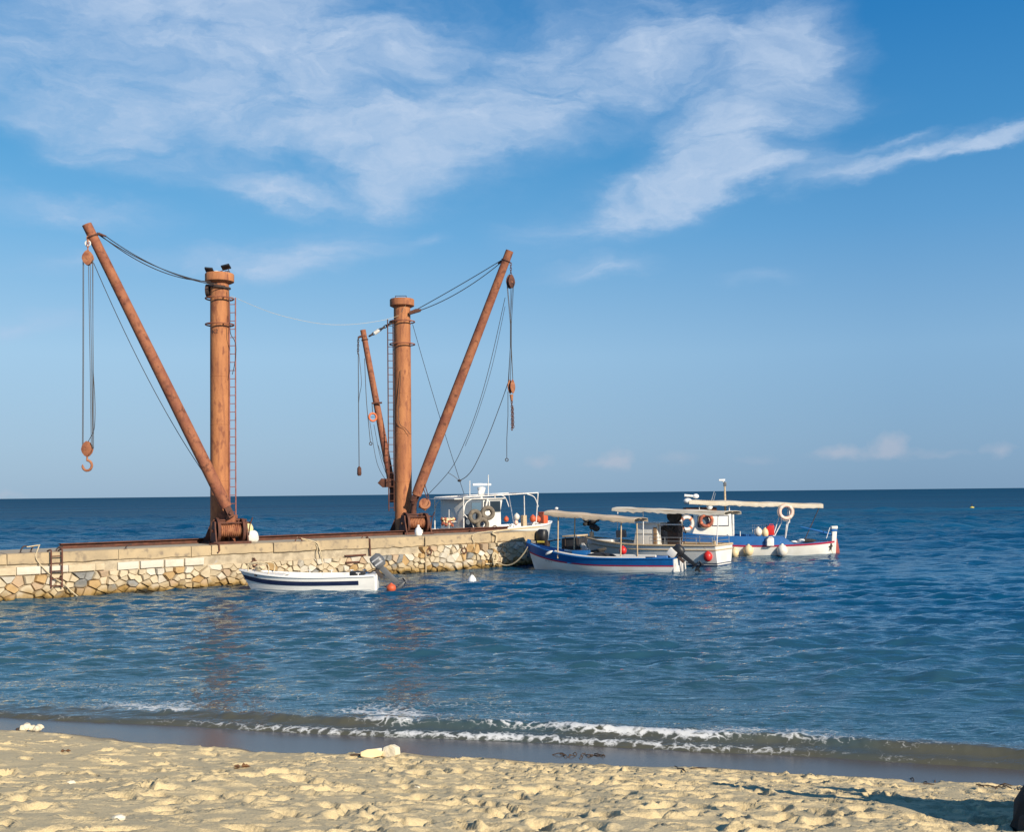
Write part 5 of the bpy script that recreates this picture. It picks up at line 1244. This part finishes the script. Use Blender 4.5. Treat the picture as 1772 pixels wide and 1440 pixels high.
def jerrycan(nm, label, c, d, matn, rz, cat):
    e = thing(nm, label, cat, c - Vector((0, 0, d[2] / 2)), R(rz)); x_, y_, z_ = d
    MB().prism([(-x_ / 2, 0), (x_ / 2, 0), (x_ / 2, z_ * .82), (x_ * .22, z_), (-x_ * .5, z_)], 'xz', y_).build('body', matn, e, bevel=.025)
    MB().cyl((x_ * .36, 0, z_ * .9), (x_ * .43, 0, z_ * 1.02), .035, n=10).build('cap', 'black_plastic', e)
    MB().tube([(-x_ * .4, 0, z_ * .98), (-x_ * .35, 0, z_ * 1.12), (x_ * .08, 0, z_ * 1.12), (x_ * .13, 0, z_ * .98)], .018, 7).build('handle', matn, e)
    return e
jerrycan('jerrycan', 'red plastic jerrycan standing among the white fenders on the bulwark', wD(1333, 918, .95), (.36, .22, .46), 'red_plastic', 172, 'jerrycan')
jerrycan('plastic_canister', 'white square plastic canister hung over the blue bulwark below the red jerrycan', wD(1332, 938, 1.45), (.34, .26, .38), 'sack_white', 184, 'canister')

# --- work boat behind the pier
LE, RE_ = PW(24.7, 4.85, 0), PA
Eb = thing('work_boat', 'white work boat with dark wheelhouse windows and pipe canopy moored behind the pier', 'boat', LE, RE_)
h = Hull(7.1, 2.5, (1.55, 1.60, 1.80), -.5, .84, .5, 3.4, .25, .45)
h.band(lambda t: h.vz(t, .2), 1, m=7).build('hull', 'white_paint', Eb, smooth=60)
h.band(0, lambda t: h.vz(t, .2), m=3).build('bottom', 'blue_antifoul', Eb, smooth=60)
h.deck(.25, .01, .97, .05, 18, .05).build('deck', 'white_worn', Eb)
h.gunwale(.06).build('gunwale', 'white_gel', Eb)
E_ = lambda px, py, ly=-.9: atboat(LE, RE_, px, py, ly)
e0, e1 = E_(803, 900), E_(868, 900); et = E_(850, 864).z
wh = MB().prism([(e0.x, 1.35), (e1.x, 1.35), (e1.x - .03, et - .55), (e1.x + .1, et), (e0.x, et)], 'xz', 1.75).build('wheelhouse', 'white_paint', Eb, bevel=.02)
MB().box(((e0.x + e1.x) / 2 - .25, 0, et + .03), (e1.x - e0.x + .8, 2.0, .05)).build('cabin_roof', 'white_worn', wh, bevel=.015)
MB().box((e0.x + .60, -.885, et - .70), (1.18, .03, 1.3)).build('side_panel', 'grey_cabin', wh)
for (pa, pb, gm_) in (((815, 869), (833, 886), 'glass_blue'), ((838, 868), (846, 884), 'glass_dark'), ((848, 867), (866, 886), 'glass_dark')):
    x0_, x1_, z1_, z0_ = E_(*pa).x, E_(*pb).x, E_(*pa).z, E_(*pb).z
    w_ = MB().box(((x0_ + x1_) / 2, -.894, (z0_ + z1_) / 2), (x1_ - x0_, .03, z1_ - z0_)).build('window', 'grey_cabin', wh)
    MB().box(((x0_ + x1_) / 2, -.908, (z0_ + z1_) / 2), (x1_ - x0_ - .07, .02, z1_ - z0_ - .07)).build('pane', gm_, w_)
b = MB(); k0, k1 = E_(802, 861, -1.1), E_(931, 853, -1.1)
for yy in (-1.1, 1.1): b.tube([(k0.x, yy, k0.z), (k1.x, yy, k1.z)], .03, 7)
for t in (0, .33, .66, 1): p_ = k0.lerp(k1, t); b.tube([(p_.x, -1.1, p_.z), (p_.x, 1.1, p_.z)], .025, 7)
for yy in (-1.1, 1.1):
    b.tube([(k0.x, yy, k0.z), (k0.x, yy, 1.5)], .03, 7); b.tube([(k1.x, yy, k1.z), (k1.x + .1, yy * .75, 1.7)], .03, 7)
    q_ = E_(907, 858, -1.1); b.tube([(q_.x, yy, q_.z), (q_.x + .12, yy * .9, 1.7)], .025, 7)
    b.tube(path([(k0.x, yy, k0.z - .75), (k0.x + .12, yy, k0.z - .3), (k0.x + .5, yy, k0.z - .08)], 4), .025, 7); b.tube(path([(k1.x - .75, yy, k1.z - .06), (k1.x - .25, yy, k1.z - .22), (k1.x, yy, k1.z - .7)], 4), .025, 7)
b.build('canopy_frame', 'white_metal', Eb)
rc = E_(833, 846, -.3); mm = MB().cyl((rc.x, -.3, et), (rc.x, -.3, rc.z), .05, n=8).build('radar_mast', 'white_metal', Eb)
MB().lathe([(.05, -.3), (.14, -.22), (.2, -.02), (.2, .06), (.08, .1)], 16, rc + Vector((0, 0, .0))).build('radar_base', 'white_gel', mm)
MB().box(rc + Vector((.02, 0, .2)), (.95, .12, .1), RZ(-20)).build('radar_bar', 'white_gel', mm, bevel=.02)
MB().ball(E_(830, 853, -.35), .1, 10, (1, 1, 1.4)).build('horn', 'white_gel', mm)
for (pa, pb) in (((845, 858), (845, 822)), ((813, 860), (813, 832))): pole(Eb, 'whip_antenna', E_(*pa, -.5), E_(*pb, -.5), .018, 'white_metal')
MB().box(E_(842, 871, -1.0), (.08, .06, .45), RY(15)).build('wiper_arm', 'white_worn', Eb)
b = MB(); b.tube([E_(803, 890, -1.25), E_(817, 905, -1.3), E_(820, 915, -1.3)], .025, 6); b.tube([E_(833, 895, -1.25), E_(822, 906, -1.3)], .022, 6); b.build('tyre_bracket', 'white_metal', Eb)
wE = lambda px, py, ly: W2(LE, RE_, E_(px, py, ly))
for i, (px_, py_, lab, rz_) in enumerate(((822, 894, 'worn tyre fender hanging on the work boat, nearest the canopy leg', 25), (844, 888, 'worn tyre fender hanging highest against the white cabin side', 8), (835, 908, 'tyre fender lying lowest, at deck level below the other two tyres', 30))):
    e = thing('tyre_fender', lab, 'tyre', wE(px_, py_, -1.45), R(rz_), 'tyres on the work boat')
    MB().torus((0, 0, 0), .25, .10, RX(90), 28, 10).build('tyre', 'tyre_dusty', e)
    MB().torus((0, 0, 0), .165, .035, RX(90), 24, 7).build('tyre_bead', 'rubber', e)
ft = random.Random(9)
for (px_, py_, r_, m_, lab) in ((863, 904, .10, 'orange_plastic', 'orange float on the work boat deck, nearest the tyres'), (876, 899, .12, 'orange_plastic', 'orange red float standing beside the white striped buoy'), (922, 898, .16, 'orange_plastic', 'dull red float on the bow, left of the pair by the canopy leg'), (931, 899, .14, 'orange_plastic', 'dull red float on the bow, right of the pair by the canopy leg'), (894, 895, .15, 'fender_white', 'white ball buoy with dark stripe beside the wooden post'), (893, 905, .11, 'ring_faded', 'pink float lying below the white ball buoy')):
    ball_fender('net_float', lab, wE(px_, py_, -.75), r_, m_, 'float', 'floats on the work boat')
e = thing('plastic_crate', 'upright orange plastic crate at the bow of the work boat', 'crate', wE(940, 906, -.4), PA)
MB().box((0, 0, .27), (.3, .4, .55)).build('body', 'orange_plastic', e, bevel=.02); MB().box((0, 0, .56), (.34, .44, .05)).build('rim', 'orange_plastic', e, bevel=.01)
wp = wE(906.5, 915, -1.5); MB().box(Vector((0, 0, 1.2)), (.24, .2, 2.0)).build('bitt_post', 'wood_pale', Eb, (0, 0, 0), bevel=.02).location = E_(906.5, 915, -1.05) * 1.0 - Vector((0, 0, E_(906.5, 915, -1.05).z)) 
MB().torus(E_(884, 910, -1.27), .2, .025, RX(90), 20, 6, (math.pi, 2 * math.pi)).build('fender_line', 'rubber', Eb)
b = MB()                                                       # hull lettering, too worn to read
for i in range(6): p_ = E_(919 + i * 2.2, 913, -1.0); y_ = h.on(p_.x, .95, -1).y - .02; b.tube([(p_.x, y_, p_.z), (p_.x + .05, y_, p_.z + .12)], .009, 4)
b.tube(path([(E_(921, 908, -1).x, h.on(E_(921, 908, -1).x, .97, -1).y - .02, E_(921, 908, -1).z), (E_(932, 907, -1).x, h.on(E_(932, 907, -1).x, .97, -1).y - .02, E_(932, 907, -1).z), (E_(941, 911, -1).x, h.on(E_(941, 911, -1).x, .95, -1).y - .02, E_(941, 911, -1).z)], 4), .012, 5)
tag(b.build('painted_name', 'grey_plastic', Eb), kind='stuff')
b = MB()
for k in range(26): b.ball(E_(ft.uniform(765, 790), ft.uniform(898, 910), -.4 + ft.uniform(-.2, .2)), ft.uniform(.05, .11), 6)
e = b.build('net_heap', 'ring_rust', Eb)
b = MB()
for k in range(10): b.ball(E_(ft.uniform(766, 785), ft.uniform(896, 908), -.6), ft.uniform(.05, .08), 6)
b.build('net_corks', 'fender_cream', Eb)
b = MB(); b.tube([E_(777, 915, -.6), E_(777, 882, -.6)], .018, 6); b.tube(path([E_(778, 905, -.6), E_(784, 903, -.6), E_(791, 904, -.6), E_(792, 912, -.6)], 4), .02, 6); b.build('stern_stanchion', 'white_metal', Eb)

# --- little dark boat with outboard and wooden visor, at the pier end
LF, RF = Vector((2.75, 47.3, 0)), R(-32)
Fb = thing('tender_boat', 'small dark tender with tall black outboard and wooden visor at the pier end', 'boat', LF, RF)
h = Hull(2.9, 1.25, (.62, .60, .85), -.2, .85, .3, 2.4, .28, .5)
h.band(0, 1, m=6).build('hull', 'tarp_dark', Fb, smooth=60); h.inner(.3, .06).build('cockpit', 'black_plastic', Fb); h.gunwale(.07).build('tube_rim', 'rubber', Fb)
MB().box((-.05, 0, .95), (.9, .8, .7)).build('console', 'tarp_dark', Fb, bevel=.06)
MB().box((-.02, 0, 1.40), (.75, 1.0, .07), RY(-3)).build('visor', 'wood_pale', Fb, bevel=.015)
for (x_, y_) in ((.3, .42), (.3, -.42), (-.3, .42), (-.3, -.42)): pole(Fb, 'visor_post', (x_, y_, .6), (x_ * .95, y_, 1.38), .022, 'iron_dark')
MB().box((.36, 0, 1.1), (.03, .75, .45), RY(-18)).build('windscreen', 'glass_dark', Fb)
MB().prism([(.55, .62), (1.0, .62), (.62, 1.1), (.52, 1.1)], 'xz', .04, (0, -.4, 0)).build('side_screen', 'white_metal', Fb)
ob = outboard(Fb, (-1.5, 0, 1.08), 4, 'black_plastic', 'black_plastic', 1.35, None)
MB().box((-1.62, -.265, 1.12), (.36, .02, .08)).build('yellow_decal', 'yellow_plastic', ob)

# ------------------------------------------------------------------ fittings on the pier
def hook(label, px, py, h_=.2, lean=20):
    u_, n_ = ondeck(px, py); e = thing('mooring_hook', label, 'mooring hook', PW(u_, max(.12, n_), DECK - .01), PA, 'bent iron hooks along the pier edge')
    MB().tube(path([(0, 0, 0), (.02, 0, h_ * .5), (.09, -.02, h_), (.2, -.04, h_ * 1.05)], 4), .024, 7).build('bar', 'iron_dark', e)
    MB().cyl((0, 0, .0), (0, 0, .03), .06, n=10).build('foot', 'rust_dark', e)
hook('bent iron hook farthest left on the pier edge', 35, 958, .22); hook('bent iron hook holding the white rope loop', 53, 957, .22)
hook('short iron hook above the wall ladder', 97, 955, .16); hook('iron hook on bare deck edge between ladder and first crane', 217, 951, .16)
hook('leaning iron hook left of the first crane mast', 349, 940, .2); hook('dark iron hook at the foot of the first crane', 363, 939, .22)
def staple(label, px, py, w=.3, h_=.16):
    u_, n_ = ondeck(px, py); e = thing('mooring_staple', label, 'mooring staple', PW(u_, max(.2, n_), DECK - .01), PA, 'iron staples on the pier edge')
    MB().torus((0, 0, 0), w / 2, .022, RX(90), 16, 6, (0, math.pi), (1, h_ / (w / 2))).build('loop', 'rust_dark', e); MB().box((0, 0, .012), (w + .14, .12, .02)).build('plate', 'rust_dark', e)
staple('iron staple with beige rope above the white dinghy', 541, 939); staple('iron staple above the rusty wall strap', 637, 933); staple('iron staple with two ropes at the edge right of second crane', 818, 921); staple('iron staple with thick pale rope near the pier end', 856, 917, .36, .2)
def wall_ring(label, px, py, r_=.11):
    w_ = wallp(px, py, -.10); e = thing('mooring_ring', label, 'mooring ring', w_, PA, 'rusty rings in the pier wall')
    MB().torus((0, -.02, 0), r_, .026, RX(80), 20, 7).build('ring', 'rust_dark', e)
    b = MB().torus((0, .0, r_ + .02), .05, .02, RY(90), 12, 6); b.cyl((0, 0, r_ + .06), (0, .2, r_ + .06), .022, n=7); b.build('eye_bolt', 'rust_dark', e)
wall_ring('rusty ring in the wall above the bow of the white dinghy', 440, 975); wall_ring('rusty ring in the wall right of the hanging pipe', 742, 955, .12); wall_ring('rusty ring in the wall with a brown streak beneath', 803, 953, .12)
# ladder let into the wall
u_, z_ = onwall(95, 960); e = thing('wall_ladder', 'rusty iron ladder fixed to the pier wall at the left', 'ladder', PW(u_, -.16, .45), PA)
for s_ in (-.17, .17): MB().tube(path([(s_, .34, 1.16), (s_, .05, 1.2), (s_, 0, 1.1), (s_, 0, .6), (s_, 0, 0)], 4), .026, 7).build('side_rail', 'rust_dark', e)
for k in range(5): MB().cyl((-.17, 0, .06 + k * .235), (.17, 0, .06 + k * .235), .02, n=7).build('rung', 'rust_dark', e)
# ropes
def rope(nm, label, pts, r_, m_='rope_cream', cat='rope', group='ropes along the pier'): return tag(MB().tube(path(pts, 6), r_, 7).build(nm, m_, None), label, cat, group)
rope('mooring_rope', 'white rope looped over hooks and trailing down the wall into the water', [PW(ondeck(38, 957)[0], .35, DECK + .2), PW(ondeck(46, 955)[0], .3, DECK + .24), PW(ondeck(55, 956)[0], .22, DECK + .22), wallp(62, 963, -.06), wallp(68, 975, -.1), wallp(82, 990, -.14), wallp(96, 1002, -.16), wallp(110, 1010, -.16), wallp(124, 1024, -.2), wallp(150, 1044, -.5), onz(160, 1050, .0), onz(170, 1058, -.2)], .018)
rope('mooring_rope', 'beige rope hanging over the coping right above the white dinghy', [PW(ondeck(540, 939)[0], .3, DECK + .15), wallp(545, 938, -.05), wallp(552, 948, -.08), wallp(557, 965, -.09), wallp(558, 985, -.1)], .024)
rope('mooring_rope', 'thin beige rope hanging straight down beside its twin above the dinghy', [PW(ondeck(543, 939)[0], .3, DECK + .12), wallp(546, 942, -.05), wallp(548, 960, -.07), wallp(549, 972, -.07)], .02)
rope('mooring_rope', 'pale rope hanging down the wall right of the second crane, nearest the white buoy', [PW(ondeck(815, 921)[0], .3, DECK + .12), wallp(820, 925, -.05), wallp(820, 940, -.07), wallp(822, 957, -.08), wallp(818, 976, -.1)], .02)
rope('mooring_rope', 'thick pale rope hanging over the coping beside the boat shadow', [PW(ondeck(853, 917)[0], .4, DECK + .2), wallp(857, 920, -.06), wallp(859, 928, -.1), wallp(858, 940, -.12)], .04)
bow = W2(LB, RB, (3.2, .1, 1.02))
rope('mooring_line', 'cream mooring line sagging from the blue boat bow to the wall', sag(bow, wallp(862, 974, -.18), .38, 10) + [wallp(848, 976, -.14), wallp(840, 976, -.1)], .03)
rope('mooring_line', 'thin line from the blue boat bow down into the water', [W2(LB, RB, (3.22, .08, .85)), onz(909, 975, .15), onz(905, 984, -.1)], .014)
tag(MB().cyl(wallp(736.5, 930, -.09), wallp(737, 1004, -.14), .03, n=8).build('drain_pipe', 'concrete_coping', None), 'pale vertical pipe running down the wall under the second crane', 'pipe')
tag(MB().tube([PW(onwall(640, 935)[0], .25, DECK + .05), wallp(640, 934, -.05), wallp(640.5, 950, -.06), wallp(641, 968, -.04)], .035, 6).build('iron_strap', 'rust_dark', None), 'rusty iron strap over the coping above the dinghy outboard', 'strap')
tag(MB().tube([PW(onwall(379, 935)[0] - .2, .35, DECK + .04), PW(onwall(379, 935)[0] - .05, .15, DECK + .06), wallp(379, 943, -.05), wallp(380, 953, -.06), wallp(377, 957, -.06)], .03, 6).build('iron_strap', 'rust_dark', None), 'bent rusty strap over the coping below the first crane winch', 'strap')
for (xa, xb, y_, lab) in ((597, 633, 962, 'upper of two rusty iron bars sticking from the wall behind the dinghy'), (598, 622, 974, 'lower of two rusty iron bars sticking from the wall behind the dinghy')):
    a_, b_ = wallp(xa, y_, -.12), wallp(xb, y_ - 1, -.12); e = thing('wall_bar', lab, 'iron bar', (a_ + b_) / 2, PA, 'rusty bars in the wall')
    l_ = (b_ - a_).length; MB().cyl((-l_ / 2, 0, 0), (l_ / 2, 0, 0), .035, n=8).build('bar', 'rust_dark', e)
    for s_ in (-.4, .4): MB().cyl((l_ * s_, 0, 0), (l_ * s_, .25, 0), .025, n=7).build('bracket', 'rust_dark', e)
e = thing('rope_coil', 'tangle of pale rope and rings hung on the wall beside the boat shadow', 'rope coil', wallp(855, 966, -.16), PA)
for k in range(5): MB().torus((rnd.uniform(-.05, .05), -.02 * k, rnd.uniform(-.06, .06)), .16 + .02 * k, .03, RX(80 + k * 4) @ RY(k * 9), 20, 6).build('rope_turn', 'rope_cream', e)
# white sack and jug on the deck
sk = ony(435, 937, 40.3); e = thing('sack', 'white and yellow sack slumped against the first crane winch', 'sack', (sk.x, sk.y, DECK))
def lump(b, c, r_, sc, seed, n_=16, amp=.25):
    q_ = MB().ball((0, 0, 0), 1, n_)
    b.add([tuple(Vector(c) + Vector((v[0] * sc[0], v[1] * sc[1], v[2] * sc[2])) * r_ * (1 + amp * mnoise.noise(Vector(v) * 1.7 + Vector((seed, 0, 0))))) for v in q_.v], q_.f); return b
lump(MB(), (0, 0, .2), .3, (.95, .8, .8), 3).build('lower_bag', 'sack_white', e, smooth=60); lump(MB(), (-.12, .05, .5), .24, (.75, .7, 1.0), 8).build('upper_bag', 'sack_yellow', e, smooth=60)
u_, n_ = ondeck(724, 928); e = thing('plastic_jug', 'small white plastic jug standing on the pier edge below the second winch', 'jug', PW(u_, max(.2, n_), DECK + .02), PA)
MB().lathe([(.13, 0), (.15, .03), (.15, .2), (.11, .3), (.05, .36), (.05, .40)], 18).build('body', 'white_gel', e); MB().cyl((0, 0, .40), (0, 0, .44), .055, n=12).build('cap', 'white_gel', e); MB().tube(path([(.14, 0, .2), (.21, 0, .22), (.2, 0, .1), (.14, 0, .06)], 4), .018, 6).build('handle', 'sack_white', e)
# floats in the water
wb = onz(817, 1012, 0); e = thing('mooring_buoy', 'white pear shaped mooring buoy floating in front of the pier', 'buoy', (wb.x, wb.y, 0), 0)
MB().lathe([(.02, -.12), (.10, -.08), (.16, .02), (.165, .12), (.125, .24), (.065, .31), (.04, .35)], 20).build('body', 'white_gel', e); MB().torus((0, 0, .385), .05, .016, RX(90), 12, 6).build('top_ring', 'iron_dark', e)
wb = onz(820, 988, 0); e = thing('float', 'tiny dark float with white tip between the white buoy and the wall', 'float', (wb.x, wb.y, 0))
MB().ball((0, 0, .03), .11, 12, (1.3, 1, .8)).build('body', 'black_plastic', e); MB().ball((.06, -.02, .12), .06, 10).build('tip', 'white_gel', e)
wb = onz(1682, 884, 0); e = thing('marker_buoy', 'tiny yellow marker buoy far out on the open sea', 'buoy', (wb.x, wb.y, 0))
MB().lathe([(.1, -.4), (.42, -.1), (.45, .2), (.3, .5), (.1, .62)], 16).build('body', 'yellow_plastic', e); MB().cyl((0, 0, .6), (0, 0, 1.0), .05, n=8).build('staff', 'iron_dark', e)

# ------------------------------------------------------------------ things lying on the beach
def sand_z(x, y):
    i = min(max(np.searchsorted(sy, y), 1), len(sy) - 2); j = min(max(np.searchsorted(sx, x), 1), len(sx) - 2); return float(SZ[i, j])
def onsand(px, py):
    d = ray(px, py); t = 4.0
    while t < 30:
        q_ = CAM + d * t
        if q_.z < sand_z(q_.x, q_.y): return q_
        t += .02
    return q_
c_ = onsand(658, 1312); e = thing('foam_slab', 'broken yellowish white foam slab lying on dry sand', 'foam slab', c_)
def rock(b, c, s3, seed, n_=14, amp=.35): return lump(b, c, 1.0, s3, seed, n_, amp)
def chunk(pts, d, rot, c): 
    q_ = MB().prism(pts, 'xz', d); return MB().add([tuple(Vector(c) + rot @ (Vector(v) * (1 + .12 * mnoise.noise(Vector(v) * 30)))) for v in q_.v], q_.f)
chunk([(-.13, 0), (-.02, -.02), (.10, .0), (.12, .05), (.03, .085), (-.06, .075), (-.14, .05)], .15, RX(-14) @ RZ(8), (-.09, 0, .015)).build('yellow_piece', 'fender_cream', e, smooth=0, bevel=.008)
chunk([(-.09, 0), (.05, -.02), (.11, .02), (.10, .10), (.03, .13), (-.06, .10)], .12, RX(-8) @ RZ(-20), (.11, .02, .012)).build('white_piece', 'foam_block', e, smooth=0, bevel=.014)
rock(MB(), (.0, .05, .05), (.12, .05, .05), 14).build('middle_piece', 'foam_block', e, smooth=30)
MB().tube(path([(-.2, -.03, .03), (-.27, -.04, .05), (-.34, -.05, .04)], 4), .012, 6).build('stick', 'weed_dark', e)
c_ = onsand(56, 1266); e = thing('sponge_lump', 'knobbly cream lump of dried sponge beside the wet sand', 'sponge', c_); b = MB()
for k in range(9): rock(b, (rnd.uniform(-.13, .13), rnd.uniform(-.05, .05), .04 + rnd.uniform(0, .08) * (1 if k < 5 else .3)), (.055, .05, .045), k * 3, 10)
b.build('body', 'pumice', e, smooth=40); rock(MB(), (-.18, -.03, .03), (.04, .03, .03), 5, 8).build('dark_pebble', 'weed_dark', e)
for (px_, py_, s_, m_, nm, lab) in ((417, 1330, .05, 'leaf_brown', 'dry_leaf', 'curled brown dry leaf on the sand left of the foam slab'), (113, 1302, .035, 'leaf_brown', 'dry_leaf', 'small brown dry leaf on the sand near the left edge'), (722, 1365, .02, 'foam_block', 'pebble', 'small white pebble below the foam slab'), (123, 1357, .03, 'foam_block', 'pebble', 'cream pebble on the sand at the lower left'), (205, 1420, .035, 'foam_block', 'wood_chip', 'pale wood chip at the bottom left of the sand')):
    c_ = onsand(px_, py_)
    if nm == 'dry_leaf':
        b = MB(); 
        for k in range(4): b.add([tuple(c_ + RZ(k * 80) @ RX(rnd.uniform(-40, 40)) @ Vector(v) * s_) for v in ((0, 0, .3), (1, .5, .7), (1.9, 0, .3), (1, -.5, .6), (1, 0, .1))], [(0, 1, 4), (1, 2, 4), (2, 3, 4), (3, 0, 4)])
    else: b = lump(MB(), c_ + Vector((0, 0, s_ * .3)), s_, (1.3, .8, .6), px_, 10)
    tag(b.build(nm, m_, None, smooth=30), lab, nm.split('_')[-1])
# weed washed up along the edge of the wet sand
wd_ = MB(); rw_ = random.Random(12)
for (px_, py_, n_, sp_) in ((1010, 1308, 12, 16), (965, 1306, 4, 12), (1190, 1330, 4, 14), (1740, 1364, 12, 24), (1600, 1354, 4, 14)):
    for k in range(n_):
        c_ = onsand(px_ + rw_.gauss(0, sp_), py_ + rw_.gauss(0, 2.5)); a_ = rw_.uniform(0, 6.28); l_ = rw_.uniform(.03, .09)
        wd_.tube([c_ + Vector((-math.cos(a_) * l_, -math.sin(a_) * l_, .0)), c_ + Vector((rw_.uniform(-.01, .01), 0, rw_.uniform(.01, .03))), c_ + Vector((math.cos(a_) * l_, math.sin(a_) * l_, .004))], .006, 4)
tag(wd_.build('dry_seaweed', 'weed_dark', None), 'dark strands of dried seaweed along the edge of the wet sand', 'seaweed', kind='stuff')
# dark stump at the right edge; breadth and unseen limbs added for the sand shadow
sp0 = Vector((4.36, 8.17, 0)); sp0.z = sand_z(sp0.x, sp0.y) - .06
e = thing('shadow_stump', 'dark rough stump cut off by the right edge, with limbs added to cast a shadow', 'stump', sp0)
perp = Vector((.766, .643, 0)); rk = random.Random(2); b = MB()
for k in range(11):
    t_ = (k / 10 - .5) * 1.7; hh = .80 * (1 - (abs(t_) / 1.1) ** 2) + rk.uniform(-.05, .06)
    lump(b, perp * t_ + Vector((rk.uniform(-.06, .06), 0, hh * .45)), 1.0, (.24, .24, max(.16, hh * .6)), k * 5, 12, .4)
b.build('trunk', 'bark_dark', e, smooth=60)
for (p0_, p1_, r_) in ((perp * -.25 + Vector((0, 0, .4)), perp * -.42 + Vector((0, 0, 1.4)), .11), (perp * .05 + Vector((0, 0, .45)), perp * .02 + Vector((.1, 0, .98)), .10), (perp * .35 + Vector((0, 0, .4)), perp * .5 + Vector((0, 0, 1.05)), .08)):
    MB().tube(path([p0_, p0_.lerp(p1_, .5) + Vector((.05, 0, .02)), p1_], 5), [r_ * 1.5] * 4 + [r_] * 6 + [r_ * .6], 9).build('shadow_limb', 'bark_dark', e, smooth=60)
